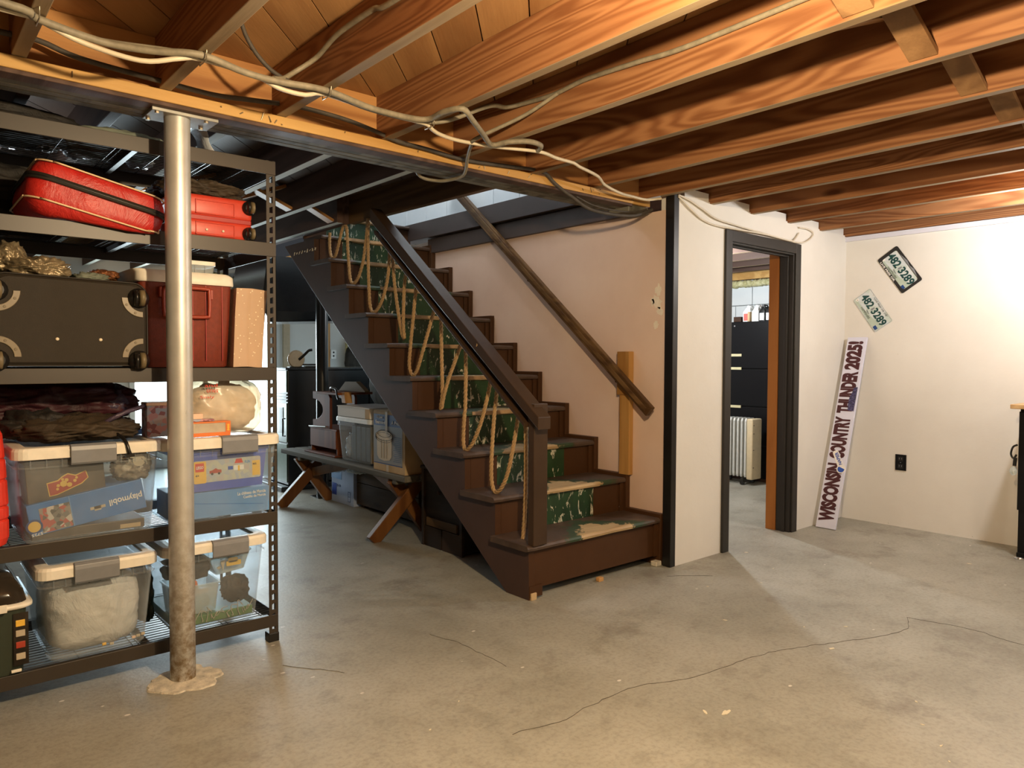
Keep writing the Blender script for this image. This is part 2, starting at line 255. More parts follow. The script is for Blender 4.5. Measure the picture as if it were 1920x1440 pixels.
K = dict(
 concrete=M_concrete(),
 patch=M_paint('rough pale cement', (0.66, 0.61, 0.50), 0.95, 0.35, 26, bmp=1.0),
 crack=M_plain('dark crack', (0.07, 0.06, 0.045), 0.9),
 drip=M_plain('dried cream paint', (0.66, 0.60, 0.44), 0.7),
 white=M_wall('cream white wall paint', (0.66, 0.635, 0.59), (0.73, 0.71, 0.665)),
 dim=M_wall('dim grey masonry', (0.17, 0.15, 0.12), (0.23, 0.21, 0.17)),
 pink=M_wall('faded pink plaster', (0.62, 0.44, 0.345), (0.73, 0.56, 0.455), 1.1, 0.1),
 coolwall=M_wall('white masonry paint', (0.66, 0.70, 0.72), (0.74, 0.78, 0.80)),
 spackle=M_paint('cream spackle', (0.76, 0.68, 0.56), 0.8, 0.1, 20, bmp=0.5),
 lilac=M_paint('pale lilac strip', (0.62, 0.62, 0.70), 0.6, 0.05),
 joist=M_wood('orange fir joist', (0.205, 0.080, 0.030), (0.335, 0.155, 0.065), 'Y', 26, 0.55, 0.8, 0.14),
 darkjoist=M_wood('brown joist with shade in colour', (0.075, 0.042, 0.030), (0.12, 0.070, 0.052), 'Y', 7, 0.6, 0.5),  # brown far joists, with the shade behind the rack put into the colour
 underside=M_wood('grey weathered joist underside', (0.27, 0.19, 0.11), (0.42, 0.31, 0.19), 'Y', 5, 0.7, 0.5),
 paleunder=M_wood('pale joist underside', (0.40, 0.40, 0.34), (0.56, 0.56, 0.49), 'Y', 5, 0.7, 0.2),  # far joist bottoms, paler than their side faces
 joistx=M_wood('orange fir girder', (0.34, 0.145, 0.045), (0.50, 0.25, 0.085), 'X', 6, 0.55, 0.5),
 shadeboard=M_wood('sheathing with shade in colour', (0.070, 0.042, 0.030), (0.12, 0.075, 0.052), 'D', 2.5, 0.6, 0.9, 0.3),  # copy of the sheathing board with far-end shade put into its colour
 ledger=M_wood('golden ledger pine', (0.50, 0.27, 0.08), (0.66, 0.40, 0.14), 'X', 4, 0.5, 0.6, 0.15),
 board=M_wood('diagonal sheathing board', (0.32, 0.15, 0.055), (0.47, 0.25, 0.10), 'D', 2.5, 0.6, 0.9, 0.3),
 rawwood=M_wood('raw pine', (0.40, 0.20, 0.07), (0.55, 0.31, 0.12), 'Z', 6, 0.55, 0.9, 0.15),
 stud=M_wood('yellow varnished pine', (0.33, 0.155, 0.04), (0.47, 0.25, 0.075), 'Z', 4, 0.4, 1.0, 0.15),
 rail=M_wood('aged handrail', (0.085, 0.042, 0.016), (0.17, 0.095, 0.038), 'Y', 6, 0.4, 0.2, 0.3),
 jamb=M_wood('orange jamb wood', (0.28, 0.10, 0.02), (0.38, 0.15, 0.035), 'Z', 4, 0.5, 0.4, 0.2),
 brown=M_paint('brown stair paint', (0.056, 0.023, 0.008), 0.5, 0.10, 5, bmp=0.10, spec=0.25, chips=(0.55, 0.45, 0.36), chip_scale=30, chip_amt=0.79),
 stringer=M_paint('brown stringer paint', (0.062, 0.035, 0.028), 0.5, 0.10, 4, bmp=0.10, spec=0.3, chips=(0.55, 0.45, 0.4), chip_scale=26, chip_amt=0.80),
 railpaint=M_paint('dark brown rail paint', (0.046, 0.026, 0.014), 0.4, 0.12, 6, spec=0.3, chips=(0.50, 0.32, 0.14), chip_scale=26, chip_amt=0.755),
 beam=M_paint('brown beam paint', (0.060, 0.042, 0.036), 0.5, 0.1, 5),
 green=M_riser_green(), tread=M_tread(),
 edge=M_paint('bare nosing edge', (0.36, 0.23, 0.12), 0.6, 0.35, 14),
 black=M_paint('black trim paint', (0.007, 0.006, 0.006), 0.35, 0.2, 6, chips=(0.5, 0.45, 0.42), chip_scale=30, chip_amt=0.80),
 casing=M_paint('charcoal door paint', (0.015, 0.013, 0.011), 0.45, 0.15, 6, chips=(0.4, 0.38, 0.36), chip_scale=24, chip_amt=0.80),
 pole=M_pole(),
 steel=M_paint('dark steel', (0.30, 0.29, 0.26), 0.5, 0.3, 10, metal=0.6),
 blackpole=M_paint('black painted steel', (0.016, 0.017, 0.016), 0.3, 0.1),
 shelf=M_paint('dark powder coated steel', (0.037, 0.028, 0.020), 0.42, 0.06, 8),
 wire=M_plain('black wire', (0.018, 0.018, 0.018), 0.3, 0.4),
 rope=M_paint('manila rope', (0.42, 0.27, 0.125), 0.85, 0.25, 60, bmp=0.5),
 clear=M_clear('clear storage plastic', haze=0.065, rough=0.2),
 milky=M_clear('milky storage plastic', (0.86, 0.92, 0.93), 0.30, 0.3),
 film=M_clear('thin clear bag film', (0.90, 0.82, 0.68), 0.42, 0.25),
 glass=M_clear('smoked dome', (0.25, 0.2, 0.15), 0.12, 0.08),
 lidwhite=M_plain('cream lid plastic', (0.80, 0.76, 0.66), 0.4),
 lidcool=M_plain('white lid plastic', (0.74, 0.78, 0.80), 0.4),
 latch=M_plain('grey latch plastic', (0.21, 0.22, 0.24), 0.4),
 red=M_foil('red nylon', (0.42, 0.012, 0.010), (0.56, 0.028, 0.018), 0.45, 0.0, 5),
 redhard=M_plain('red polycarbonate', (0.58, 0.055, 0.03), 0.36),
 reddeep=M_plain('red seam', (0.36, 0.012, 0.01), 0.4),
 redcase=M_plain('bright red moulded plastic', (0.60, 0.035, 0.018), 0.42),
 cooler=M_paint('brick red pebbled plastic', (0.20, 0.030, 0.012), 0.5, 0.15, 60, bmp=0.5),
 cooltrim=M_plain('brick red handle plastic', (0.30, 0.040, 0.018), 0.4),
 olive=M_paint('black ballistic nylon', (0.020, 0.014, 0.007), 0.75, 0.12, 30, bmp=0.3),
 guard=M_plain('taupe corner guard', (0.19, 0.15, 0.09), 0.4),
 rubber=M_plain('black rubber', (0.010, 0.009, 0.008), 0.3),
 tyre=M_plain('khaki tyre', (0.15, 0.115, 0.06), 0.5),
 piping=M_plain('cream piping', (0.75, 0.55, 0.32), 0.5),
 zipper=M_plain('black zip tape', (0.018, 0.013, 0.008), 0.6),
 stud_white=M_plain('cream rivet', (0.75, 0.66, 0.50), 0.4),
 kraft=M_dots('dotted kraft paper', (0.58, 0.40, 0.27), (0.80, 0.68, 0.50)),
 card=M_paint('brown cardboard', (0.50, 0.36, 0.20), 0.8, 0.1, 8),
 whitecard=M_paint('white cardboard', (0.66, 0.66, 0.66), 0.7, 0.06, 5),
 bluecard=M_paint('pale blue printed card', (0.36, 0.44, 0.62), 0.7, 0.1, 5),
 foil=M_foil('grey crumpled tarp', (0.16, 0.125, 0.072), (0.36, 0.29, 0.18), 0.35, 0.4, 5),
 copper=M_foil('copper wrap', (0.10, 0.035, 0.015), (0.45, 0.18, 0.07), 0.35, 0.5, 14),
 blackcloth=M_foil('black cloth', (0.008, 0.007, 0.006), (0.022, 0.017, 0.012), 0.7, 0.0, 6),
 olivecloth=M_foil('dark olive cloth', (0.028, 0.018, 0.009), (0.060, 0.040, 0.020), 0.75, 0.0, 5),
 maroon=M_foil('maroon cloth', (0.020, 0.003, 0.005), (0.060, 0.008, 0.014), 0.6, 0.0, 4),
 purplecloth=M_foil('plum cloth', (0.030, 0.020, 0.040), (0.10, 0.07, 0.11), 0.4, 0.1, 5),
 whitebag=M_foil('crumpled white bag', (0.62, 0.57, 0.51), (0.78, 0.72, 0.65), 0.5, 0.0, 7),
 toyblue=M_plain('toy box blue', (0.03, 0.17, 0.48), 0.4),
 brickblue=M_plain('bright blue plastic', (0.07, 0.12, 0.50), 0.35),
 skyblue=M_plain('light blue card', (0.12, 0.29, 0.58), 0.45),
 darkcard=M_paint('dark toy card', (0.085, 0.062, 0.045), 0.5, 0.3, 14),
 crest=M_plain('crest red', (0.40, 0.045, 0.02), 0.4), gold=M_plain('crest gold', (0.72, 0.46, 0.09), 0.4),
 yellow=M_plain('label yellow', (0.80, 0.48, 0.06), 0.4), orange=M_plain('orange card', (0.72, 0.19, 0.04), 0.45),
 logo_red=M_plain('logo red', (0.62, 0.04, 0.015), 0.4), ink=M_plain('black ink', (0.012, 0.012, 0.012), 0.5),
 white_ink=M_plain('white ink', (0.80, 0.78, 0.74), 0.5), peach=M_plain('peach ink', (0.78, 0.55, 0.40), 0.5),
 plategreen=M_plain('plate green ink', (0.0, 0.045, 0.045), 0.5), maroonink=M_plain('maroon marker', (0.055, 0.008, 0.012), 0.6),
 plate=M_print('plate pale picture', [(0.55, 0.60, 0.62), (0.60, 0.64, 0.64), (0.50, 0.57, 0.53)], 14),
 platelow=M_plain('plate sage', (0.42, 0.50, 0.42), 0.4),
 navy=M_plain('navy blue', (0.01, 0.05, 0.20), 0.5), signblue=M_plain('sticker blue', (0.02, 0.08, 0.42), 0.4),
 signboard=M_paint('lavender white board', (0.62, 0.63, 0.76), 0.6, 0.04, 3),
 stamp=M_print('dark purple stamp', [(0.03, 0.025, 0.10), (0.10, 0.09, 0.20), (0.02, 0.02, 0.05)], 200),
 toypic=M_print('toy picture', [(0.30, 0.24, 0.20), (0.10, 0.09, 0.08), (0.55, 0.50, 0.45), (0.45, 0.09, 0.07), (0.20, 0.18, 0.16)], 70),
 brickpic=M_print('brick picture', [(0.45, 0.47, 0.46), (0.50, 0.50, 0.42), (0.40, 0.44, 0.50), (0.48, 0.44, 0.42)], 50),
 toybits=M_print('mixed toy pieces', [(0.30, 0.25, 0.19), (0.42, 0.36, 0.28), (0.12, 0.09, 0.07), (0.20, 0.16, 0.12)], 55),
 pinkpic=M_print('pink box print', [(0.55, 0.30, 0.32), (0.50, 0.42, 0.45), (0.30, 0.12, 0.14), (0.36, 0.42, 0.55)], 60),
 tan=M_plain('tan plastic', (0.50, 0.42, 0.30), 0.5), orangetoy=M_plain('orange toy plastic', (0.75, 0.20, 0.06), 0.4),
 greenbase=M_plain('toy grass green', (0.10, 0.20, 0.05), 0.5), dkgreen=M_plain('dark green plastic', (0.030, 0.040, 0.024), 0.45),
 cabinet=M_plain('black filing steel', (0.005, 0.005, 0.006), 0.4, spec=0.2),
 bridge=M_wood('tan bridging board', (0.22, 0.115, 0.050), (0.34, 0.19, 0.085), 'Z', 4, 0.6, 0.6),
 stain=M_paint('rusty floor stain', (0.26, 0.17, 0.08), 0.7, 0.3, 20), brass=M_plain('pale label holder', (0.62, 0.58, 0.36), 0.45),
 heat=M_plain('grey white heater enamel', (0.56, 0.58, 0.56), 0.4), heatend=M_plain('cream heater end', (0.62, 0.52, 0.34), 0.45),
 jugwhite=M_plain('white jug plastic', (0.80, 0.83, 0.84), 0.4), jugblack=M_plain('black jug plastic', (0.012, 0.013, 0.014), 0.35),
 label_w=M_plain('white label', (0.70, 0.72, 0.78), 0.5), label_r=M_plain('red label', (0.70, 0.12, 0.10), 0.5),
 insul=M_foil('yellow insulation', (0.42, 0.38, 0.16), (0.74, 0.70, 0.42), 0.9, 0.0, 22),
 stove=M_plain('black enamel', (0.012, 0.013, 0.014), 0.22), stovelit=M_plain('enamel with green light in colour', (0.10, 0.15, 0.12), 0.3),  # stove front is a lighter green copy, window light put into the colour
 stoveglass=M_plain('brown stove glass', (0.055, 0.045, 0.025), 0.15),
 bench=M_wood('weathered bench top', (0.085, 0.075, 0.055), (0.19, 0.175, 0.14), 'Y', 5, 0.75, 0.3, 0.3),
 benchleg=M_wood('varnished bench leg', (0.13, 0.050, 0.015), (0.21, 0.09, 0.026), 'Z', 4, 0.45, 0.4, 0.2),
 cherry=M_wood('cherry stained wood', (0.13, 0.032, 0.010), (0.22, 0.062, 0.018), 'Z', 4, 0.6, 0.2, 0.3),
 mdf=M_paint('tan fibreboard', (0.20, 0.13, 0.055), 0.8, 0.06, 10),
 chest=M_wood('dark old chest', (0.022, 0.013, 0.008), (0.055, 0.032, 0.018), 'Y', 4, 0.6, 0.4, 0.3),
 plankbox=M_wood('dull brown plank', (0.055, 0.032, 0.014), (0.11, 0.065, 0.028), 'Y', 4, 0.7, 0.5, 0.2),
 greycontent=M_plain('slate grey binders', (0.06, 0.08, 0.11), 0.5),
 cable_w=M_plain('white cable', (0.60, 0.52, 0.38), 0.45), cable_g=M_paint('grey dusty cable', (0.21, 0.18, 0.125), 0.6, 0.25, 30),
 cable_d=M_paint('dark dusty cable', (0.055, 0.045, 0.035), 0.7, 0.3, 30), cable_p=M_plain('painted cable', (0.62, 0.56, 0.46), 0.5),
 nail=M_plain('nail steel', (0.35, 0.30, 0.22), 0.35, 0.8), rust=M_plain('rusty iron', (0.05, 0.022, 0.012), 0.7, 0.4),
 bulb=M_plain('lit bulb', (1, 1, 1), 0.4, emit=(0.85, 0.93, 1.0), es=14),
 day=M_plain('daylight glass', (0.9, 0.95, 1), 0.3, emit=(0.78, 0.95, 0.96), es=2.6),
 porcelain=M_plain('white porcelain', (0.75, 0.78, 0.80), 0.35), chrome=M_plain('chrome foot', (0.6, 0.6, 0.6), 0.2, 0.9),
 deskwood=M_wood('oak desk edge', (0.42, 0.26, 0.12), (0.58, 0.38, 0.19), 'X', 5, 0.5, 0.0, 0.1),
 plasticsheet=M_foil('clear plastic sheet', (0.50, 0.55, 0.62), (0.75, 0.80, 0.88), 0.15, 0.1, 10),
 greengrey=M_paint('pale green fabric', (0.16, 0.18, 0.14), 0.8, 0.2, 6), upwhite=M_wall('upstairs white boards', (0.66, 0.71, 0.74), (0.76, 0.79, 0.79), 2.4, 0.1),
)

# ------------------------------------------------------------------ mesh helpers
ORG = {}
class MB:
    def __init__(s): s.v = []; s.f = []; s.sm = []
    def add(s, vs, fs, smooth=False):
        o = len(s.v); s.v += [Vector(p) for p in vs]
        for f in fs: s.f.append([i+o for i in f]); s.sm.append(smooth)
        return s
    def box(s, x0, x1, y0, y1, z0, z1, M=None):
        vs = [Vector((x, y, z)) for x in (x0, x1) for y in (y0, y1) for z in (z0, z1)]
        if M: vs = [M @ p for p in vs]
        return s.add(vs, [(0, 1, 3, 2), (4, 6, 7, 5), (0, 4, 5, 1), (2, 3, 7, 6), (0, 2, 6, 4), (1, 5, 7, 3)])
    def bar(s, p, q, w, h, upv=(0, 0, 1)):
        p = Vector(p); q = Vector(q); d = (q-p).normalized(); u = Vector(upv); r = d.cross(u).normalized(); u = r.cross(d)
        vs = []
        for c in (p, q):
            for a, b in ((-1, -1), (1, -1), (1, 1), (-1, 1)): vs.append(c+r*a*w/2+u*b*h/2)
        return s.add(vs, [(0, 3, 2, 1), (4, 5, 6, 7), (0, 1, 5, 4), (1, 2, 6, 5), (2, 3, 7, 6), (3, 0, 4, 7)])
    def prism(s, poly, ax, a, b):
        def P(u, v, t): return {'X': (t, u, v), 'Y': (u, t, v), 'Z': (u, v, t)}[ax]
        n = len(poly); vs = [P(u, v, a) for u, v in poly]+[P(u, v, b) for u, v in poly]
        return s.add(vs, [tuple(range(n))[::-1], tuple(range(n, 2*n))]+[(i, (i+1) % n, n+(i+1) % n, n+i) for i in range(n)])
    def loft(s, loops, cap0=True, cap1=True, smooth=False, closed=True):
        n = len(loops[0]); vs = [p for l in loops for p in l]; fs = []
        for k in range(len(loops)-1):
            for i in range(n if closed else n-1): fs.append((k*n+i, k*n+(i+1) % n, (k+1)*n+(i+1) % n, (k+1)*n+i))
        s.add(vs, fs, smooth)
        if cap0: s.add(loops[0], [tuple(range(n))[::-1]])
        if cap1: s.add(loops[-1], [tuple(range(n))])
        return s
    def tube(s, pts, r, n=8, cap=True, rs=None):
        pts = [Vector(p) for p in pts]; loops = []; prev = None
        for i, p in enumerate(pts):
            d = (pts[min(i+1, len(pts)-1)]-pts[max(i-1, 0)]).normalized()
            if prev is None:
                a = Vector((0, 0, 1)) if abs(d.z) < 0.9 else Vector((1, 0, 0)); u = d.cross(a).normalized()
            else: u = (prev-d*prev.dot(d)).normalized()
            prev = u; w_ = d.cross(u); rr = rs[i] if rs else r
            loops.append([p+(u*math.cos(t)+w_*math.sin(t))*rr for t in [2*math.pi*k/n for k in range(n)]])
        return s.loft(loops, cap, cap, True)
    def lathe(s, prof, c, ax='Z', n=20, smooth=True):
        c = Vector(c); loops = []
        for r, z in prof:
            l = []
            for k in range(n):
                t = 2*math.pi*k/n; a, b = r*math.cos(t), r*math.sin(t)
                l.append(c+Vector({'Z': (a, b, z), 'Y': (b, z, a), 'X': (z, a, b)}[ax]))
            loops.append(l)
        return s.loft(loops, True, True, smooth)
    def build(s, name, mat, parent=None, bevel=0, seg=2, kind=None, label=None, org=None):
        me = bpy.data.meshes.new(name)
        if org is None: org = ORG.get(parent.name, Vector()) if parent else Vector()
        me.from_pydata([p-org for p in s.v], [], s.f)
        for p, q in zip(me.polygons, s.sm): p.use_smooth = q
        bm = bmesh.new(); bm.from_mesh(me); bmesh.ops.recalc_face_normals(bm, faces=bm.faces); bm.to_mesh(me); bm.free()
        me.materials.append(mat if not isinstance(mat, str) else K[mat])
        o = bpy.data.objects.new(name, me); COL.objects.link(o)
        if parent: o.parent = parent
        ORG[o.name] = Vector(org)
        if bevel:
            b = o.modifiers.new('bevel', 'BEVEL'); b.width = bevel; b.segments = seg; b.limit_method = 'ANGLE'; b.angle_limit = math.radians(40)
            if seg > 2:
                for p in me.polygons: p.use_smooth = True
        if kind: o['kind'] = kind
        if label: o['label'] = label
        return o
def thing(name, label, cat, loc=(0, 0, 0), group=None, M=None, kind=None):
    o = bpy.data.objects.new(name, None); COL.objects.link(o); o.empty_display_size = 0.05
    if M is not None: o.matrix_world = M; ORG[o.name] = Vector()
    else: o.location = loc; ORG[o.name] = Vector(loc)
    if kind: o['kind'] = kind; return o
    o['label'] = label; o['category'] = cat
    if group: o['group'] = group
    return o
def solo(mb, name, mat, label, cat, bevel=0, seg=2, group=None, kind=None):
    xs = [p.x for p in mb.v]; ys = [p.y for p in mb.v]; zs = [p.z for p in mb.v]
    c = Vector(((min(xs)+max(xs))/2, (min(ys)+max(ys))/2, min(zs)))
    o = mb.build(name, mat, None, bevel, seg, org=c); o.location = c; ORG[o.name] = c
    if kind: o['kind'] = kind
    if label: o['label'] = label; o['category'] = cat
    if group: o['group'] = group
    return o
def struct(mb, name, mat, bevel=0):
    o = mb.build(name, mat, None, bevel); o['kind'] = 'structure'; return o
def rr(cx, cy, hx, hy, r, n=5):
    """rounded rectangle, counter clockwise"""
    out = []
    for (sx, sy, a0) in ((1, 1, 0), (-1, 1, 90), (-1, -1, 180), (1, -1, 270)):
        for k in range(n+1):
            t = math.radians(a0+90*k/n); out.append((cx+sx*(hx-r)+r*math.cos(t), cy+sy*(hy-r)+r*math.sin(t)))
    return out
def smooth_path(pts, step=0.02):
    """Catmull-Rom resample"""
    P = [Vector(p) for p in pts]; P = [P[0]*2-P[1]]+P+[P[-1]*2-P[-2]]; out = []
    for i in range(1, len(P)-2):
        a, b, c, d = P[i-1:i+3]; n = max(2, int((c-b).length/step))
        for k in range(n):
            t = k/n; out.append(0.5*((2*b)+(c-a)*t+(2*a-5*b+4*c-d)*t*t+(3*b-a-3*c+d)*t*t*t))
    out.append(P[-2]); return out
def blob(center, half, seed=0, amp=0.15, freq=3.0, ridged=True, p=3.0, sub=4, flat=None, amp2=0.0):
    """superellipsoid with folded-cloth displacement; flat = lowest z allowed"""
    bm = bmesh.new(); bmesh.ops.create_icosphere(bm, subdivisions=sub, radius=1.0)
    vs = []; off = Vector((seed*3.7, seed*1.9, seed*5.3)); s_ = sum(half)/3
    for v in bm.verts:
        d = v.co.normalized()
        k = (abs(d.x)**p+abs(d.y)**p+abs(d.z)**p)**(-1.0/p)
        q = d*k
        n1 = noise.noise(q*freq+off); n2 = noise.noise(q*freq*2.3+off); n3 = noise.noise(q*freq*5.0+off)
        h = (1-abs(n1)*2.2)*0.6+(1-abs(n2)*2.2)*0.3+n3*0.25*1 if ridged else n1+0.5*n2
        h += amp2*n3
        q = Vector((q.x*half[0], q.y*half[1], q.z*half[2]))+d*(h-0.45)*amp*s_
        c = Vector(center)+q
        if flat is not None and c.z < flat: c.z = flat+0.002*noise.noise(c*20)
        vs.append(c)
    bm.verts.ensure_lookup_table(); fs = [tuple(v.index for v in f.verts) for f in bm.faces]; bm.free()
    return MB().add(vs, fs, True)
def text(body, parent, mat, c, L, Hh, xd, yd, depth=0.0012, bold=0.0, name='lettering', label=None, shear=0.0, spacing=1.0):
    """flat lettering fitted to a box L long, Hh high, centred on c (parent-local axes)"""
    cu = bpy.data.curves.new('t', 'FONT'); cu.body = body; cu.size = 1; cu.offset = bold; cu.extrude = 0.01; cu.shear = shear; cu.space_character = spacing
    cu.resolution_u = 3; cu.align_x = 'LEFT'
    to = bpy.data.objects.new('t', cu); COL.objects.link(to)
    bpy.context.view_layer.update()
    me = bpy.data.meshes.new_from_object(to.evaluated_get(bpy.context.evaluated_depsgraph_get()))
    bpy.data.objects.remove(to); bpy.data.curves.remove(cu)
    xs = [v.co.x for v in me.vertices]; ys = [v.co.y for v in me.vertices]
    x0, x1, y0, y1 = min(xs), max(xs), min(ys), max(ys)
    xd = Vector(xd).normalized(); yd = Vector(yd).normalized(); n = xd.cross(yd); c = Vector(c)-ORG.get(parent.name, Vector())
    for v in me.vertices:
        u = ((v.co.x-x0)/(x1-x0)-0.5)*L; t = ((v.co.y-y0)/(y1-y0)-0.5)*Hh
        v.co = c+xd*u+yd*t+n*(v.co.z/0.02+0.5)*depth
    me.materials.clear(); me.materials.append(K[mat])
    o = bpy.data.objects.new(name, me); COL.objects.link(o); o.parent = parent; ORG[o.name] = ORG.get(parent.name, Vector())
    if label: o['label'] = label
    return o
def clip_poly(poly, x0, x1, y0, y1):
    def cut(pts, f, inter):
        out = []
        for i in range(len(pts)):
            a, b = pts[i], pts[(i+1) % len(pts)]
            if f(a): out.append(a)
            if f(a) != f(b): out.append(inter(a, b))
        return out
    def ix(c): return lambda a, b: (c, a[1]+(b[1]-a[1])*(c-a[0])/(b[0]-a[0]))
    def iy(c): return lambda a, b: (a[0]+(b[0]-a[0])*(c-a[1])/(b[1]-a[1]), c)
    for f, g in ((lambda p: p[0] > x0, ix(x0)), (lambda p: p[0] < x1, ix(x1)), (lambda p: p[1] > y0, iy(y0)), (lambda p: p[1] < y1, iy(y1))):
        poly = cut(poly, f, g)
        if len(poly) < 3: return []
    return poly

# ================================================================== THE SETTING
ZJ = 2.155; ZT = 2.345                      # joist bottom and top
struct(MB().box(-2.7, 8.2, -1.4, 9.2, -0.12, 0.0), 'floor', 'concrete')
flo = bpy.data.objects['floor']
def strip(pts, w_, z=0.0012):
    pts = smooth_path([(x, y, z) for x, y in pts], 0.03); mb = MB(); L_ = []
    for i, p in enumerate(pts):
        d = (pts[min(i+1, len(pts)-1)]-pts[max(i-1, 0)]).normalized(); n = Vector((-d.y, d.x, 0))
        ww = w_*(0.5+abs(noise.noise(p*31))*1.3); j = n*noise.noise(p*23)*0.012
        L_.append([p+j+n*ww, p+j-n*ww, p+j-n*ww-Vector((0, 0, 0.002)), p+j+n*ww-Vector((0, 0, 0.002))])
    return mb.loft(L_)
strip([(1.515, 1.755), (1.718, 1.716), (1.86, 1.726), (2.085, 1.722), (2.32, 1.631), (2.69, 1.581), (2.938, 1.504), (3.268, 1.358), (3.491, 1.312), (3.641, 1.364)], 0.0009).build('crack', 'crack', flo)
strip([(3.638, 1.368), (3.7, 1.119), (3.666, 0.907), (3.7, 0.4)], 0.0009).build('crack', 'crack', flo)
strip([(1.794, 2.638), (1.839, 2.482), (1.838, 2.299), (1.838, 2.164)], 0.0009).build('crack', 'crack', flo)
strip([(1.169, 2.74), (1.265, 2.613), (1.321, 2.522)], 0.0009).build('crack', 'crack', flo)
strip([(3.30, 2.50), (3.42, 2.42), (3.50, 2.34)], 0.0009).build('crack', 'crack', flo)
def splat(cx, cy, r, seed, z=0.0015, ang=0, asp=0.5):
    pts = []
    for k in range(16):
        t = 2*math.pi*k/16; q = r*(0.6+0.9*abs(noise.noise(Vector((math.cos(t)*1.3, math.sin(t)*1.3, seed)))))
        x, y = q*math.cos(t), q*asp*math.sin(t); pts.append((cx+x*math.cos(ang)-y*math.sin(ang), cy+x*math.sin(ang)+y*math.cos(ang)))
    return MB().prism(pts, 'Z', -0.001, z)
for i, (x, y, r_) in enumerate([(2.17, 1.39, 0.045), (2.12, 1.44, 0.03), (2.95, 1.9, 0.02), (3.0, 1.42, 0.03), (2.76, 1.00, 0.015), (2.6, 0.92, 0.012), (2.5, 0.83, 0.014), (2.42, 0.78, 0.01), (2.28, 0.70, 0.014), (2.22, 0.68, 0.018),
                                (1.52, 2.05, 0.010), (3.6, 2.1, 0.014), (3.32, 2.25, 0.016), (3.9, 2.2, 0.012), (4.9, 1.5, 0.03), (4.1, 2.5, 0.02), (1.33, 1.95, 0.012), (2.7, 2.3, 0.009), (3.3, 1.5, 0.02), (3.15, 1.62, 0.012)]):
    splat(x, y, r_*0.62, i, ang=i, asp=0.42).build('paint_drip', 'drip', flo)

splat(0.93, 1.78, 0.05, 41, z=0.0009, ang=0.9, asp=0.3).build('floor_stain', 'stain', flo)
splat(0.99, 1.86, 0.03, 42, z=0.0009, ang=0.3, asp=0.5).build('floor_stain', 'stain', flo)
# door wall (faces the camera), cut for the doorway
WB = 2.60
mb = MB(); mb.box(3.495, 4.02, WB, 2.72, 0, 2.165).box(4.835, 5.72, WB, 2.72, 0, 2.165).box(4.02, 4.835, WB, 2.72, 1.975, 2.165)
struct(mb, 'wall_back', 'white')
mb = MB()                                   # infill blocks between the joist ends
for a_, b_ in ((3.56, 3.80), (3.86, 4.25), (4.31, 4.71), (4.77, 5.17), (5.23, 5.56)): mb.box(a_, b_, WB+0.004, 2.70, 2.16, 2.215)
mb.build('infill', 'white', bpy.data.objects['wall_back'])
struct(MB().box(5.604, 5.74, -1.4, WB+0.12, 0, 2.118), 'wall_right', 'white')
MB().box(5.585, 5.70, -1.4, WB, 2.118, 2.152).build('sill_plate', 'lilac', bpy.data.objects['wall_right'])
struct(MB().box(-2.7, 5.74, -1.52, -1.4, 0, 2.36), 'wall_front', 'dim')
struct(MB().box(-2.82, -2.7, -1.52, 9.3, 0, 2.36), 'wall_left', 'dim')
struct(MB().box(3.48, 3.56, 2.65, 5.06, 0, 2.088), 'wall_stair', 'pink')
ws = bpy.data.objects['wall_stair']
for i, (y, z, a, b) in enumerate(((2.722, 1.622, 0.028, 0.042), (2.735, 1.555, 0.04, 0.045), (2.715, 1.50, 0.028, 0.03), (2.74, 1.415, 0.025, 0.028), (2.765, 1.56, 0.016, 0.03))):
    pts = []
    for k in range(18):
        t = 2*math.pi*k/18; q = 0.55+0.9*abs(noise.noise(Vector((math.cos(t)*1.6, math.sin(t)*1.6, i*2.3))))
        pts.append((y+a*q*math.cos(t), z+b*q*math.sin(t)))
    MB().prism(pts, 'X', 3.4785, 3.482).build('spackle_patch', 'spackle', ws)
# black corner post
struct(MB().box(3.449, 3.497, 2.594, 2.652, 0, 2.30), 'trim_1', 'black', 0.003)
# painted beams over the pink wall, boards of the flight above
struct(MB().box(3.452, 3.56, 2.97, 5.10, 2.088, 2.205), 'trim_2', 'beam', 0.003)
struct(MB().box(3.415, 3.56, 2.97, 5.45, 2.212, 2.352), 'trim_3', 'beam', 0.003)
struct(MB().box(3.44, 3.50, 5.03, 5.10, 1.60, 2.088), 'trim_4', 'brown', 0.003)
uw = thing('wall_stairwell', '', '', kind='structure')
y = 2.80
for k in range(12):
    MB().box(3.50, 3.53, y, y+0.296, 2.352, 4.4).build('panel_board', 'upwhite', uw, 0.003); y += 0.30
MB().box(2.50, 2.53, 2.9, 6.4, 2.36, 4.4).build('side_board', 'upwhite', uw)
MB().box(2.50, 3.53, 6.35, 6.4, 2.36, 4.4).build('end_board', 'upwhite', uw)
MB().box(2.50, 3.53, 2.9, 6.4, 4.4, 4.45).build('top_board', 'upwhite', uw)
MB().box(2.50, 3.53, 2.80, 2.9, 2.36, 4.4).build('side_board', 'upwhite', uw)
# far basement walls
fwall = struct(MB().box(-2.7, 5.0, 8.62, 8.74, 0, 2.36), 'wall_far', 'coolwall')
MB().box(3.70, 3.78, 8.58, 8.63, 0, 2.30).build('wall_post', 'tan', fwall)
MB().box(4.22, 4.30, 8.55, 8.63, 0.6, 1.75).build('wall_post', 'rawwood', fwall)
MB().box(4.55, 4.62, 8.56, 8.63, 0, 2.2).build('wall_post', 'insul', fwall)
struct(MB().box(5.0, 5.1, 2.72+3.1, 8.7, 0, 2.36), 'wall_side', 'coolwall')
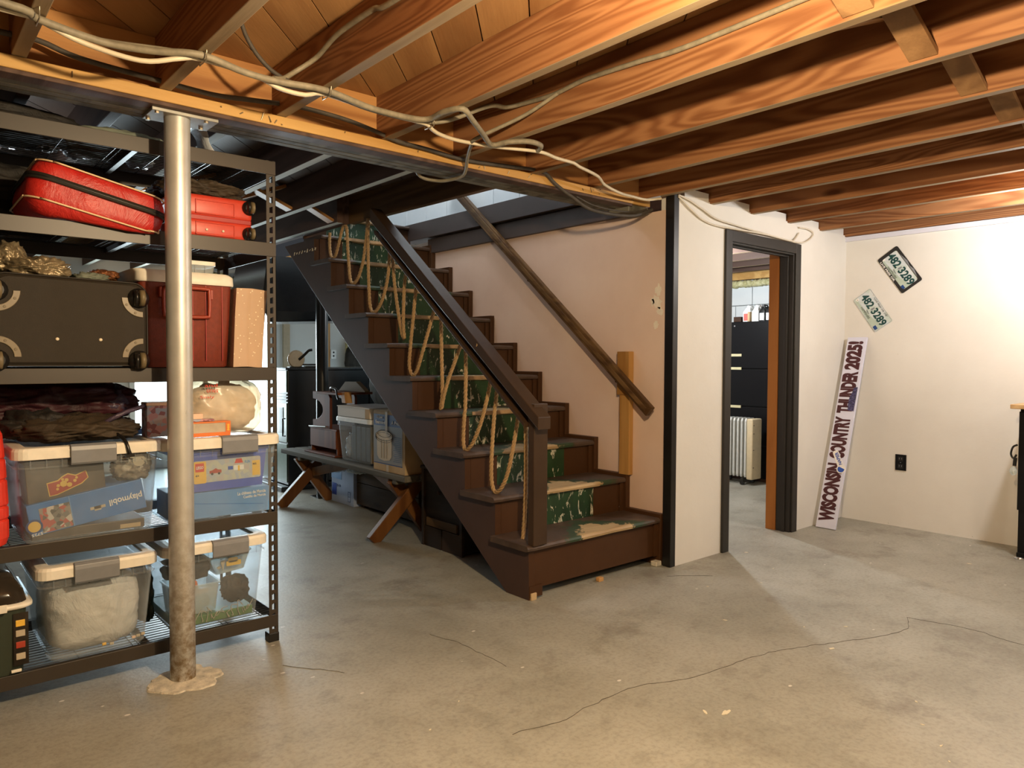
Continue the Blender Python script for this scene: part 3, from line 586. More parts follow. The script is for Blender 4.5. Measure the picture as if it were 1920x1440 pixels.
# store room beyond the doorway
rb = thing('wall_store', '', '', kind='structure')
MB().box(7.14, 7.25, 2.72, 6.0, 0, 2.08).build('backing', 'coolwall', rb)
MB().box(7.06, 7.25, 2.72, 6.0, 2.082, 2.150).build('sill_plate', 'ledger', rb, 0.002)
MB().box(7.10, 7.14, 2.72, 6.0, 2.155, 2.34).build('rim_board', 'ledger', rb, 0.002)
rowz = [1.40, 1.603, 1.806, 2.009]
for r_ in range(3):
    y = 3.50+(0.2 if r_ % 2 else 0)
    while y < 4.95:
        MB().box(7.10, 7.15, y+0.004, y+0.396, rowz[r_]+0.004, rowz[r_+1]-0.004).build('block', 'coolwall', rb, 0.004); y += 0.40
struct(MB().box(3.56, 7.2, 5.7, 5.8, 0, 2.36), 'wall_store_end', 'coolwall')
mb = MB()
for k in range(26):
    c = (7.08, 3.5+k*0.058, 2.035); mb2 = blob(c, (0.05, 0.045, 0.035), k, 0.5, 2, sub=2); mb.add(mb2.v, mb2.f, True)
o = solo(mb, 'insulation', 'insul', 'lumpy yellow insulation along the top of the store room block wall', 'insulation'); o['kind'] = 'stuff'

# glass door at the far end with daylight
wn = thing('window_1', '', '', (2.75, 8.55, 0), kind='structure')
MB().box(2.02, 3.56, 8.60, 8.615, 0.22, 1.66).build('pane', 'day', wn)
for x in (1.98, 2.74, 3.52): MB().box(x, x+0.05, 8.56, 8.62, 0.16, 1.72).build('frame', 'lidcool', wn)
for z in (0.16, 1.66): MB().box(1.98, 3.57, 8.56, 8.62, z, z+0.06).build('frame', 'lidcool', wn)

# doorway trim
dr = thing('door_1', '', '', (4.43, WB, 0), kind='structure')
mb = MB().box(3.966, 4.034, WB-0.018, WB, 0, 2.022); mb.build('casing', 'casing', dr, 0.003)
MB().box(4.820, 4.888, WB-0.018, WB, 0, 2.022).build('casing', 'casing', dr, 0.003)
MB().box(4.034, 4.820, WB-0.018, WB, 1.953, 2.022).build('casing', 'casing', dr, 0.003)
MB().box(4.02, 4.046, WB-0.004, 2.70, 0, 1.965).build('jamb', 'casing', dr, 0.002)
MB().box(4.808, 4.835, WB-0.004, 2.70, 0, 1.965).build('jamb', 'casing', dr, 0.002)
MB().box(4.046, 4.808, WB-0.004, 2.70, 1.942, 1.975).build('jamb', 'casing', dr, 0.002)
MB().box(4.796, 4.808, 2.63, 2.655, 0, 1.942).build('door_stop', 'casing', dr, 0.002)
MB().box(4.046, 4.796, 2.63, 2.655, 1.93, 1.942).build('door_stop', 'casing', dr, 0.002)
MB().box(4.800, 4.84, 2.70, 2.775, 0, 1.965).build('rough_jamb', 'jamb', dr, 0.002, label='unpainted orange wood edge of the jamb')

# ------------------------------------------------------------------ ceiling: sheathing boards, joists, girder
ce = thing('ceiling', '', '', kind='structure')
ang = math.radians(46.5); dx, dy = math.cos(ang), math.sin(ang); nx, ny = -dy, dx; BW = 0.172
regions = [(-2.0, 5.65, -1.4, 2.90), (-2.0, 2.55, 2.90, 6.6), (3.55, 7.2, 2.90, 5.8)]
c0 = 1.481*nx+2.159*ny
for k in range(-40, 44):
    a0 = c0+k*BW+0.0025; a1 = c0+(k+1)*BW-0.0025
    strip4 = [(nx*a0-dx*14, ny*a0-dy*14), (nx*a0+dx*14, ny*a0+dy*14), (nx*a1+dx*14, ny*a1+dy*14), (nx*a1-dx*14, ny*a1-dy*14)]
    for R_ in regions:
        pl = clip_poly(strip4, *R_)
        if pl:
            # board object frame turned so its local Y runs along the board
            o = MB().prism([(px, py) for px, py in pl], 'Z', ZT, ZT+0.02).build('floor_board', 'board' if R_[3] < 3 or R_[0] > 3 else 'shadeboard', ce)
MB().box(-2.7, 8.2, -1.5, 2.90, ZT+0.022, ZT+0.04).build('upper_floor', 'joistx', ce)
MB().box(-2.7, 2.50, 2.90, 9.2, ZT+0.022, ZT+0.04).build('upper_floor', 'joistx', ce)
MB().box(3.54, 8.2, 2.90, 9.2, ZT+0.022, ZT+0.04).build('upper_floor', 'joistx', ce)
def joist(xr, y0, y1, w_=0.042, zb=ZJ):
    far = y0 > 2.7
    o = MB().box(xr-w_, xr, y0, y1, zb, ZT).build('joist', 'darkjoist' if far else 'joist', ce, 0.003)
    o.data.materials.append(K['paleunder' if far and xr > 1.0 and xr < 2.5 else 'underside' if not far or xr > 3 else 'darkjoist'])
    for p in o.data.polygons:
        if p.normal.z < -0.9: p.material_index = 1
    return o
NEAR = [-0.98, -0.54, -0.10, 0.36, 0.79, 1.215, 1.682, 2.092, 2.55, 3.01, 3.445, 3.85, 4.30, 4.765, 5.22]
for x in NEAR: joist(x, -1.4, 2.818 if x < 3.5 else 2.69)
MB().box(5.575, 5.62, -1.4, 2.69, ZJ, ZT).build('joist', 'joist', ce, 0.003)
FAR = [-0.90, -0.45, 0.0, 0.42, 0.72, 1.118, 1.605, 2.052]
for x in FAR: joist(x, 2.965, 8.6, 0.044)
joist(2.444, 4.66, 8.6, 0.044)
MB().add([(2.556, 2.965, ZJ), (2.60, 2.965, ZJ), (2.535, 4.66, ZJ), (2.49, 4.66, ZJ), (2.556, 2.965, ZT), (2.60, 2.965, ZT), (2.535, 4.66, ZT), (2.49, 4.66, ZT)],
         [(0, 1, 2, 3), (4, 7, 6, 5), (0, 4, 5, 1), (1, 5, 6, 2), (2, 6, 7, 3), (3, 7, 4, 0)]).build('header', 'rail', ce, 0.003)
for x in (4.0, 4.44, 4.88, 5.32, 5.76, 6.2, 6.62, 7.0): joist(x, 2.80, 5.7)
MB().box(2.446, 2.50, 4.67, 8.6, ZJ, ZT).build('joist', 'darkjoist', ce, 0.003)
# cross bridging
def cross(xa, xb, y, mat='bridge'):
    MB().bar((xa, y, ZT-0.01), (xb, y, ZJ+0.018), 0.085, 0.020, (0, 0, 1)).build('bridging', mat, ce, 0.002)
    MB().bar((xa, y+0.09, ZJ+0.018), (xb, y+0.09, ZT-0.01), 0.085, 0.020, (0, 0, 1)).build('bridging', mat, ce, 0.002)
for i in range(6, len(NEAR)-1): cross(NEAR[i], NEAR[i+1]-0.042, 0.93)
for i in range(5, len(FAR)-1): cross(FAR[i], FAR[i+1]-0.044, 4.55, 'joistx')
cross(2.052, 2.40, 4.75, 'joistx')
# girder: main timber of plies, ledger and bottom plies
MB().box(-2.7, 3.475, 2.818, 2.965, 2.112, ZT).build('girder', 'joistx', ce, 0.003)
for y0 in (2.84, 2.885, 2.93): MB().box(-2.7, 3.46, y0, y0+0.040, 2.098, 2.113).build('girder_ply', 'bench', ce, 0.002)
lg = MB().box(-2.7, 3.455, 2.772, 2.818, 2.113, ZJ-0.001).build('ledger_board', 'ledger', ce, 0.004)
MB().box(-2.7, 3.30, 2.775, 2.845, 2.098, 2.113).build('ledger_lip', 'darkjoist', ce, 0.003)
MB().box(3.28, 3.46, 2.79, 2.94, 2.07, 2.112).build('shim', 'bench', ce, 0.004)
# nails on the faces
mb = MB()
rn = random.Random(3)
for k in range(22):
    x = rn.uniform(0.2, 3.4); mb.tube([(x, 2.772, rn.uniform(2.12, 2.15)), (x+rn.uniform(-.01, .01), 2.765, rn.uniform(2.118, 2.15))], 0.0022, 6)
o = mb.build('nail', 'nail', ce); o['kind'] = 'stuff'

# ================================================================== THINGS
# ------------------------------------------------------------------ support columns
pc = (0.832, 2.862)
po = thing('support_column', 'silver painted steel support column, scuffed and rusty at its foot, in front of the shelving', 'column', (pc[0], pc[1], 0), group=None)
MB().lathe([(0.0448, 0.0), (0.0448, 2.09)], (pc[0], pc[1], 0), n=32).build('shaft', 'pole', po)
MB().box(pc[0]-0.10, pc[0]+0.13, pc[1]-0.06, pc[1]+0.075, 2.086, 2.098).build('cap_plate', 'steel', po, 0.002)
for a, b in ((-0.08, -0.045), (0.09, -0.045), (0.10, 0.05), (-0.085, 0.055)):
    MB().lathe([(0.008, 2.079), (0.008, 2.087)], (pc[0]+a, pc[1]+b, 0), n=6, smooth=False).build('bolt', 'nail', po)
pts = []
for k in range(64):
    t = 2*math.pi*k/64; q = 0.128*(0.85+0.35*abs(noise.noise(Vector((math.cos(t)*1.2, math.sin(t)*1.2, 4.0))))+0.10*noise.noise(Vector((math.cos(t)*4, math.sin(t)*4, 1.0))))
    pts.append((pc[0]+q*math.cos(t)*1.12, pc[1]-0.01+q*math.sin(t)*0.95))
L0 = [[(x, y, -0.002) for x, y in pts], [(pc[0]+(x-pc[0])*0.97, pc[1]+(y-pc[1])*0.97, 0.005) for x, y in pts],
      [(pc[0]+(x-pc[0])*0.6, pc[1]+(y-pc[1])*0.6, 0.008+0.002*noise.noise(Vector((x*40, y*40, 0)))) for x, y in pts], [(pc[0]+(x-pc[0])*0.2, pc[1]+(y-pc[1])*0.2, 0.010) for x, y in pts]]
MB().loft(L0).build('cement_patch', 'patch', flo)
po = thing('support_column', 'black painted steel column standing behind the bench beside the stove', 'column', (2.90, 5.92, 0))
MB().lathe([(0.052, 0.0), (0.052, 2.15)], (2.90, 5.92, 0), n=24).build('shaft', 'blackpole', po)
MB().box(2.82, 2.98, 5.84, 6.0, 0.0, 0.008).build('base_plate', 'blackpole', po)

# ------------------------------------------------------------------ staircase
RISE, RUN = 0.2055, 0.2655
noseY = lambda k: 2.664+RUN*(k-1)
botZ = lambda k: 0.252+RISE*(k-1)
topZ = lambda k: botZ(k)+0.030
st = thing('staircase', 'dark brown painted wooden staircase with worn green centres climbing away through the ceiling', 'staircase', (2.95, 2.69, 0))
NT = 11
def saw(off_y, off_z, n, z_first):
    poly = [(2.69+off_y, z_first)]
    for k in range(1, n+1):
        y = noseY(k)+0.03+off_y; z = botZ(k)+off_z
        if k > 1: poly.append((y, botZ(k-1)+off_z))
        poly.append((y, z))
    return poly
pl = saw(0, 0, 9, 0.0)
yt = noseY(9)+0.03+RUN
pl += [(yt, botZ(9)), (yt, 2.098), (5.61, 2.098), (2.868, 0.0)]
so = MB().prism(pl, 'X', 2.430, 2.470).build('stringer', 'stringer', st, 0.002)
so.data.materials.append(K['brown'])
for p in so.data.polygons:
    if abs(p.normal.y) > 0.95: p.material_index = 1
# wall side skirt board standing a little proud of the treads
pl = [(2.665, 0.0)]
for k in range(1, 11):
    y = noseY(k)-0.004; z = topZ(k)+0.022
    if k > 1: pl.append((y, topZ(k-1)+0.022))
    pl.append((y, z))
pl += [(noseY(11), topZ(10)+0.022), (noseY(11)+0.1, 1.9), (3.1, 0.0)]
MB().prism(pl, 'X', 3.441, 3.478).build('skirt_board', 'brown', st, 0.003)
for k in range(1, NT+1):
    x0 = 2.400 if k < 10 else (2.475 if k == 10 else 2.62)
    yb = noseY(k)+RUN+0.035
    # tread
    tm = MB(); n_ = 22; L_ = []
    for i in range(n_+1):
        x = x0+(3.441-x0)*i/n_
        wv = 0.0035*noise.noise(Vector((x*7, k*3.1, 0)))-(0.004*max(0, 1-abs(x-3.02)/0.22) if k < 4 else 0.002*max(0, 1-abs(x-2.95)/0.3))
        yn = noseY(k)+abs(wv)*1.2 if i not in (0,) else noseY(k)+0.006
        L_.append([(x, yn, botZ(k)+0.004), (x, yn-0.003, botZ(k)+0.016), (x, yn+0.003, topZ(k)-0.004+wv), (x, yn+0.010, topZ(k)+wv), (x, noseY(k)+0.12, topZ(k)+wv*0.3), (x, yb, topZ(k)), (x, yb, botZ(k)), (x, yn+0.012, botZ(k))])
    tm.loft(L_, smooth=False)
    cx = 2.99 if k < 3 else 2.92
    o = tm.build('tread', 'tread', st, org=Vector((cx, noseY(k), botZ(k)))); o.location = Vector((cx, noseY(k), botZ(k)))-ORG['staircase']
    if k >= 4:   # bare nosing strip worn back to wood
        MB().box(2.66, 3.16, noseY(k)-0.0045, noseY(k)+0.002, botZ(k)+0.008, topZ(k)-0.002).build('worn_nosing', 'edge', o, org=Vector((cx, noseY(k), botZ(k))))
    # riser: brown board with green middle panel
    zl = 0.055 if k == 1 else topZ(k-1)
    y = noseY(k)+0.03
    rz = MB().box(2.470 if k < 10 else 2.475, 3.441, y, y+0.018, zl, botZ(k)).build('riser', 'brown', st)
    if k > 1:
        MB().box(2.66, 3.20+0.02*math.sin(k*2.1), y-0.0012, y, zl+0.001, botZ(k)-0.001).build('green_panel', 'green', rz)
    if k <= 9: MB().box(3.41, 3.441, y-0.014, y, zl, botZ(k)).build('riser_trim', 'brown', rz, 0.001)
MB().box(2.432, 2.52, 2.688, 2.706, 0.012, 0.07).build('riser_foot', 'brown', st)
MB().box(2.438, 2.475, 2.680, 2.70, 0.0, 0.035).build('shim', 'card', st, 0.002)
MB().box(2.93, 2.965, 2.672, 2.70, 0.0, 0.022).build('shim', 'rawwood', st, 0.003)
MB().box(3.40, 3.45, 2.655, 2.70, 0.0, 0.03).build('shim', 'patch', st, 0.006)
# newel and rail
MB().box(2.427, 2.520, 2.655, 2.700, topZ(1)-0.002, 0.99).build('newel_post', 'railpaint', st, 0.003)
hr = MB()
sl = (2.10-0.93)/1.5
hr.prism([(2.598, 0.867), (2.598, 0.930), (2.70, 0.930+0.1*sl), (4.21, 0.93+sl*1.612), (4.21, 0.867+sl*1.58)], 'X', 2.402, 2.486)
hr.build('handrail', 'railpaint', st, 0.004)
MB().prism([(2.70, 0.905), (2.70, 0.945), (4.17, 0.945+sl*1.47), (4.17, 0.905+sl*1.47)], 'X', 2.486, 2.524).build('rail_backing', 'railpaint', st, 0.003)
MB().prism([(2.705, 0.872), (2.705, 0.895), (4.17, 0.895+sl*1.465), (4.17, 0.872+sl*1.465)], 'X', 2.405, 2.520).build('rail_underboard', 'railpaint', st, 0.002)
# squiggle of dried putty along the top of the stringer
mb = MB()
for i in range(9):
    y0 = 5.42-i*0.045; pts = [(2.4285, y0+0.012*math.sin(t*2.4+i), 2.02+0.012*math.cos(t*3+i*1.3)) for t in range(4)]
    mb.tube(smooth_path(pts, 0.006), 0.0022, 5)
mb.build('putty_smear', 'stud_white', st)['kind'] = 'stuff'

# ------------------------------------------------------------------ rope in swags from the rail
R_ = [[(2.49, 4.948, 2.13), (2.49, 4.954, 2.046), (2.49, 4.94, 1.977), (2.49, 4.906, 1.943), (2.49, 4.862, 1.957), (2.49, 4.814, 2.03), (2.49, 4.762, 2.128)], [(2.49, 4.692, 2.134), (2.49, 4.68, 2.014), (2.49, 4.662, 1.871), (2.49, 4.64, 1.766), (2.49, 4.594, 1.735), (2.49, 4.527, 1.773), (2.49, 4.462, 1.873), (2.49, 4.425, 1.995), (2.49, 4.404, 2.087)], [(2.49, 4.391, 2.127), (2.49, 4.392, 1.877), (2.49, 4.381, 1.667), (2.49, 4.365, 1.561), (2.49, 4.324, 1.522), (2.49, 4.257, 1.55), (2.49, 4.187, 1.633), (2.49, 4.132, 1.77), (2.49, 4.112, 1.964)], [(2.49, 4.086, 1.955), (2.49, 4.062, 1.724), (2.49, 4.012, 1.503), (2.49, 3.96, 1.354), (2.49, 3.942, 1.344), (2.49, 3.953, 1.442), (2.49, 3.942, 1.656), (2.49, 3.92, 1.742), (2.49, 3.879, 1.782)], [(2.49, 3.8, 1.741), (2.49, 3.831, 1.514), (2.49, 3.87, 1.294), (2.49, 3.883, 1.168), (2.49, 3.844, 1.11), (2.49, 3.791, 1.149), (2.49, 3.731, 1.264), (2.49, 3.656, 1.413), (2.49, 3.586, 1.558)], [(2.49, 3.548, 1.537), (2.49, 3.535, 1.244), (2.49, 3.527, 1.015), (2.49, 3.542, 0.927), (2.49, 3.534, 0.923), (2.49, 3.506, 1.007), (2.49, 3.457, 1.108), (2.49, 3.396, 1.208), (2.49, 3.325, 1.34)], [(2.49, 3.307, 1.331), (2.49, 3.298, 1.156), (2.49, 3.303, 0.935), (2.49, 3.31, 0.899), (2.49, 3.32, 0.741), (2.49, 3.297, 0.698), (2.49, 3.244, 0.729), (2.49, 3.178, 0.826), (2.49, 3.135, 0.919), (2.49, 3.092, 1.037), (2.49, 3.067, 1.142)], [(2.49, 3.021, 1.107), (2.49, 3.029, 0.992), (2.49, 3.043, 0.915), (2.49, 3.063, 0.71), (2.49, 3.065, 0.559), (2.49, 3.034, 0.494), (2.49, 2.979, 0.526), (2.49, 2.926, 0.62), (2.49, 2.881, 0.771), (2.49, 2.837, 0.957)], [(2.49, 2.793, 0.92), (2.49, 2.787, 0.788), (2.49, 2.786, 0.637), (2.49, 2.792, 0.425), (2.49, 2.806, 0.283)]]
path = []
for i, u in enumerate(R_):
    if i:
        a = Vector(path[-1]); b = Vector(u[0]); m = (a+b)/2
        if i <= 2: m.z = max(a.z, b.z)+0.02
        else: m.z = max(a.z, b.z)+0.03
        m.x = 2.475 if i > 2 else 2.49; path.append(tuple(m))
    path += [tuple(p) for p in u]
sp = smooth_path(path, 0.012)
T = []; prev = None; ph = 0.0
mbs = [MB(), MB(), MB()]
strands = [[], [], []]
for i, p in enumerate(sp):
    d = (sp[min(i+1, len(sp)-1)]-sp[max(i-1, 0)]).normalized()
    if prev is None: u = d.cross(Vector((1, 0, 0))).normalized()
    else: u = (prev-d*prev.dot(d)).normalized()
    prev = u; v_ = d.cross(u)
    if i: ph += (p-sp[i-1]).length*2*math.pi/0.075
    for s_ in range(3):
        a = ph+s_*2*math.pi/3; strands[s_].append(p+(u*math.cos(a)+v_*math.sin(a))*0.0060)
rp = thing('rope', 'thick tan manila rope hung in swags along the stair handrail', 'rope', (2.49, 2.8, 0.30))
for s_ in range(3): MB().tube(strands[s_], 0.0064, 7).build('strand', 'rope', rp)

# ------------------------------------------------------------------ wall handrail and its stud
wr = thing('wall_handrail', 'long sloping wooden handrail on the pink wall', 'handrail', (3.41, 2.72, 0.9))
p0 = Vector((3.405, 2.715, 0.905)); p1 = Vector((3.405, 4.80, 0.905+2.085*0.838))
MB().bar(p0, p1, 0.036, 0.066, (0, 0, 1)).build('rail', 'rail', wr, 0.004)
MB().bar(p0+Vector((-0.021, 0.02, 0.012)), p1+Vector((-0.021, 0, 0.012)), 0.010, 0.026, (0, 0, 1)).build('moulding', 'rail', wr, 0.002)
for t in (0.13, 0.52, 0.80):
    q = p0.lerp(p1, t); mb = MB(); mb.tube([q+Vector((0.0, 0, -0.035)), q+Vector((0.0, 0, -0.055)), q+Vector((0.03, 0, -0.065)), q+Vector((0.074, 0, -0.065))], 0.005, 7)
    mb.build('bracket', 'rust', wr)
sd = thing('wall_stud', 'knotty varnished pine post fixed to the pink wall under the handrail', 'post', (3.45, 2.99, 0.51))
MB().box(3.44, 3.4785, 2.905, 2.985, 0.505, 1.02).build('lower_post', 'stud', sd, 0.003)
MB().box(3.432, 3.4785, 2.905, 3.000, 0.995, 1.262).build('upper_block', 'stud', sd, 0.003)

# ------------------------------------------------------------------ shelving rack
SX0, SX1, SY0, SY1 = -0.32, 1.262, 3.00, 3.60
rk = thing('shelving_rack', 'tall dark steel boltless shelving rack loaded with bins and luggage', 'shelving', ((SX0+SX1)/2, 3.3, 0))
BEAM = [(0.066, 0.117), (0.508, 0.560), (1.118, 1.172), (1.638, 1.694), (1.978, 2.034)]
for x in (SX0, SX1):
    for y in (SY0, SY1):
        sx = -1 if x == SX1 else 1; sy = 1 if y == SY0 else -1
        mb = MB()
        # slotted web facing along Y: two rails joined by bridges leave real keyhole slots
        xa, xb = sorted((x, x+sx*0.040)); z = 0.035
        mb.box(xa, xa+0.013, *sorted((y, y+sy*0.002)), 0.035, 2.036); mb.box(xb-0.013, xb, *sorted((y, y+sy*0.002)), 0.035, 2.036)
        while z < 2.03:
            mb.add([(xa+0.013, y, z), (xb-0.013, y, z+0.006), (xb-0.013, y, z+0.020), (xa+0.013, y, z+0.020), (xa+0.013, y+sy*0.002, z), (xb-0.013, y+sy*0.002, z+0.006), (xb-0.013, y+sy*0.002, z+0.020), (xa+0.013, y+sy*0.002, z+0.020)],
                   [(0, 1, 2, 3), (4, 7, 6, 5), (0, 4, 5, 1), (2, 6, 7, 3)]); z += 0.042
        mb.box(*sorted((x, x+sx*0.002)), *sorted((y, y+sy*0.040)), 0.035, 2.036)
        mb.build('upright', 'shelf', rk)
        MB().box(xa-0.003, xb+0.003, *sorted((y-sy*0.003, y+sy*0.043)), 0.0, 0.038).build('foot_cap', 'rubber', rk, 0.003)
for lo, hi in BEAM:
    for y, s_ in ((SY0, 1), (SY1, -1)):
        ya, yb = sorted((y-s_*0.004, y))
        mb = MB().box(SX0+0.001, SX1-0.001, ya, yb, lo, hi); mb.box(SX0+0.04, SX1-0.04, *sorted((y, y+s_*0.022)), hi-0.004, hi-0.001); mb.build('beam', 'shelf', rk, 0.0015)
    for x, s_ in ((SX0, 1), (SX1, -1)):
        MB().box(*sorted((x, x+s_*0.004)), SY0+0.002, SY1-0.002, lo, hi).build('side_beam', 'shelf', rk, 0.001)
    for x in (0.20, 0.74): MB().box(x, x+0.02, SY0, SY1, hi-0.026, hi-0.006).build('centre_brace', 'shelf', rk)
    mb = MB(); y = SY0+0.035
    while y < SY1-0.02: mb.tube([(SX0+0.005, y, hi-0.002), (SX1-0.005, y, hi-0.002)], 0.0018, 5); y += 0.028
    for x in (-0.28, -0.08, 0.12, 0.32, 0.52, 0.70, 0.72, 0.86, 1.04, 1.06, 1.20): mb.tube([(x, SY0+0.005, hi-0.005), (x, SY1-0.005, hi-0.005)], 0.0022, 5)
    o = mb.build('wire_deck', 'wire', rk); o['kind'] = 'stuff'
DK = [hi+0.001 for lo, hi in BEAM]

# ------------------------------------------------------------------ storage totes
def ring(x0, x1, y0, y1, z, r, n=5):
    return [(x, y, z) for x, y in rr((x0+x1)/2, (y0+y1)/2, (x1-x0)/2, (y1-y0)/2, r, n)]
def tote(label, x0, x1, y0, y1, z0, zr, zt, taper=0.028, body='clear', lid='lidwhite', lat='latch', group=None, latches=True, lx=None, panel='clear'):
    """x0..x1,y0..y1: body at the rim; zr: underside of the lid; zt: lid top"""
    t = thing('storage_tote', label, 'storage tote', ((x0+x1)/2, (y0+y1)/2, z0), group)
    def B(f, i): return (x0+taper*(1-f)+i, x1-taper*(1-f)-i, y0+taper*(1-f)+i, y1-taper*(1-f)-i)
    zs = [0, 0.04, 0.5, 1.0]
    Lo = [ring(*B(-0.35, 0), z0, 0.03)]+[ring(*B(f, 0), z0+(zr-z0)*f if f else z0+0.012, 0.035) for f in zs]
    Li = [ring(*B(f, 0.0028), z0+(zr-z0)*f if f else z0+0.014, 0.033) for f in zs][::-1]+[ring(*B(-0.35, 0.003), z0+0.004, 0.03)]
    MB().loft(Lo+Li, smooth=False).build('body', body, t)
    # collar with small ribs
    mb = MB(); zc = zr-0.036
    b0 = (x0-0.006, x1+0.006, y0-0.006, y1+0.006)
    mb.loft([ring(x0-0.001, x1+0.001, y0-0.001, y1+0.001, zc, 0.035), ring(*b0, zc+0.001, 0.038), ring(*b0, zc+0.005, 0.038), ring(x0, x1, y0, y1, zc+0.006, 0.035)], False, False, True)
    n = 9
    for i in range(n):
        x = x0+0.04+(x1-x0-0.08)*i/(n-1); mb.box(x-0.0015, x+0.0015, y0-0.007, y0, zc, zr)
    mb.build('collar', body, t)
    # lid: rolled white rim round a recessed panel
    o = 0.014
    e = (x0-o, x1+o, y0-o, y1+o); m = (x0-o+0.006, x1+o-0.006, y0-o+0.006, y1+o-0.006); inn = (x0+0.032, x1-0.032, y0+0.032, y1-0.032)
    Lr = [ring(x0-0.002, x1+0.002, y0-0.002, y1+0.002, zr, 0.036), ring(*e, zr-0.004, 0.046), ring(*e, zt-0.012, 0.046), ring(*m, zt-0.002, 0.042), ring(x0+0.012, x1-0.012, y0+0.012, y1-0.012, zt, 0.036), ring(*inn, zt-0.001, 0.022), ring(*inn, zt-0.010, 0.022), ring(x0-0.002, x1+0.002, y0-0.002, y1+0.002, zr, 0.036)]
    ld = MB().loft(Lr, False, False, False).build('lid', lid, t, 0.002)
    MB().loft([ring(*inn, zt-0.014, 0.022), ring(*inn, zt-0.010, 0.022)], True, True).build('lid_panel', panel, ld)
    if latches:
        lx = lx or (x0+x1)/2+0.01
        for yy, s_ in ((y0-o, -1), (y1+o, 1)):
            prof = [(yy-s_*0.016, zt+0.004), (yy-s_*0.002, zt+0.005), (yy+s_*0.010, zt-0.002), (yy+s_*0.013, zt-0.016), (yy+s_*0.010, zr-0.022), (yy+s_*0.003, zr-0.030), (yy+s_*0.001, zr-0.026), (yy+s_*0.004, zr-0.004), (yy+s_*0.002, zt-0.012), (yy-s_*0.014, zt+0.001)]
            MB().prism(prof, 'X', lx-0.072, lx+0.072).build('latch', lat, t, 0.0015)
    return t
G = 'clear latching totes on the shelving rack'
tA = tote('clear tote with a blue toy box inside and dark cloth on its cream lid', 0.333, 0.787, 2.965, 3.38, DK[1], 0.862, 0.900, 0.022, group=G, lx=0.563)
tB = tote('clear tote with cream lid on the second shelf behind the column, blue brick tub inside', 0.802, 1.250, 2.965, 3.38, DK[1], 0.856, 0.896, 0.024, group=G, lx=1.085)
tC = tote('clear tote on the bottom shelf filled with a crumpled white bag', 0.398, 0.770, 2.985, 3.46, DK[0], 0.432, 0.472, 0.028, group=G, lx=0.572)
tD = tote('clear tote on the bottom shelf behind the column holding loose toy parts', 0.815, 1.205, 2.995, 3.46, DK[0]+0.004, 0.436, 0.474, 0.026, group=G, lx=1.055, lid='lidwhite')

# contents of the tote with the blue toy box
def yframe(cx, y, cz, deg):
    a = math.radians(deg); c, s = math.cos(a), math.sin(a)
    # local x right along the box, local y up, local z towards the camera (-Y)
    return Matrix(((c, -s, 0, cx), (0, 0, -1, y), (s, c, 0, cz), (0, 0, 0, 1)))
bx = thing('toy_box', 'blue toy box lying upside down inside the upper left tote', 'toy box', M=yframe(0.553, 3.010, 0.672, 9.0))
MB().box(-0.185, 0.19, -0.062, 0.050, -0.23, 0.0).build('carton', 'toyblue', bx, 0.002)
MB().box(-0.150, -0.055, -0.058, 0.030, 0.0, 0.0012).build('picture', 'toypic', bx)
MB().box(-0.055, -0.052, -0.060, 0.048, 0.0, 0.0012).build('divider', 'skyblue', bx)
text('playmobil', bx, 'white_ink', (0.125, -0.008, 0.001), 0.112, 0.030, (-1, 0, 0), (0, -1, 0), bold=0.02)
MB().lathe([(0.026, 0), (0.026, 0.0014)], (-0.172, -0.028, 0), n=24).build('badge', 'navy', bx)
MB().lathe([(0.019, 0), (0.019, 0.0022)], (-0.172, -0.028, 0), n=24).build('badge_face', 'gold', bx)
MB().box(0.005, 0.055, -0.020, -0.010, 0.0, 0.0014).build('emblem', 'tan', bx)
MB().box(0.018, 0.040, -0.026, -0.010, 0.0, 0.0014).build('emblem', 'tan', bx)
bx2 = thing('toy_box', 'dark toy box with red crest inside the upper left tote', 'toy box', M=yframe(0.508, 3.030, 0.765, 4.0))
MB().box(-0.14, 0.105, -0.115, 0.075, -0.16, 0.0).build('carton', 'darkcard', bx2, 0.002)
cr = MB().prism([(-0.075, -0.045), (-0.05, -0.043), (0.03, -0.015), (0.052, 0.004), (0.046, 0.032), (0.012, 0.020), (-0.012, 0.030), (-0.030, 0.022), (-0.045, 0.010), (-0.080, 0.004)], 'Z', 0.0, 0.0016).build('crest', 'gold', bx2)
MB().prism([(-0.072, -0.042), (-0.05, -0.040), (0.028, -0.012), (0.049, 0.005), (0.043, 0.028), (0.012, 0.016), (-0.012, 0.026), (-0.029, 0.018), (-0.043, 0.006), (-0.077, 0.001)], 'Z', 0.0015, 0.0022).build('crest_field', 'crest', cr)
mb = MB()
for a, b, r_ in ((-0.028, -0.006, 0.012), (-0.010, -0.012, 0.009), (-0.018, 0.006, 0.007), (-0.045, -0.010, 0.006), (-0.048, -0.022, 0.005), (0.008, 0.000, 0.006), (0.014, 0.010, 0.005), (-0.030, 0.010, 0.005)):
    mb.lathe([(r_, 0.0022), (r_*0.9, 0.003)], (a, b, 0), n=7, smooth=False)
mb.build('crest_lions', 'gold', cr)
bg = thing('tool_case', 'flat brown picture carton in the bottom of the upper left tote', 'carton', (0.56, 3.2, 0.566))
MB().box(0.38, 0.745, 3.02, 3.32, 0.566, 0.60).build('carton', 'darkcard', bg, 0.003)
MB().box(0.66, 0.73, 3.018, 3.02, 0.570, 0.585).build('label_strip', 'card', bg)
text('5725', bx, 'white_ink', (-0.168, -0.0565, 0.0015), 0.034, 0.010, (-1, 0, 0), (0, -1, 0), bold=0.02)
b_ = blob((0.705, 3.05, 0.805), (0.062, 0.05, 0.055), 11, 0.5, 2.4, sub=4)
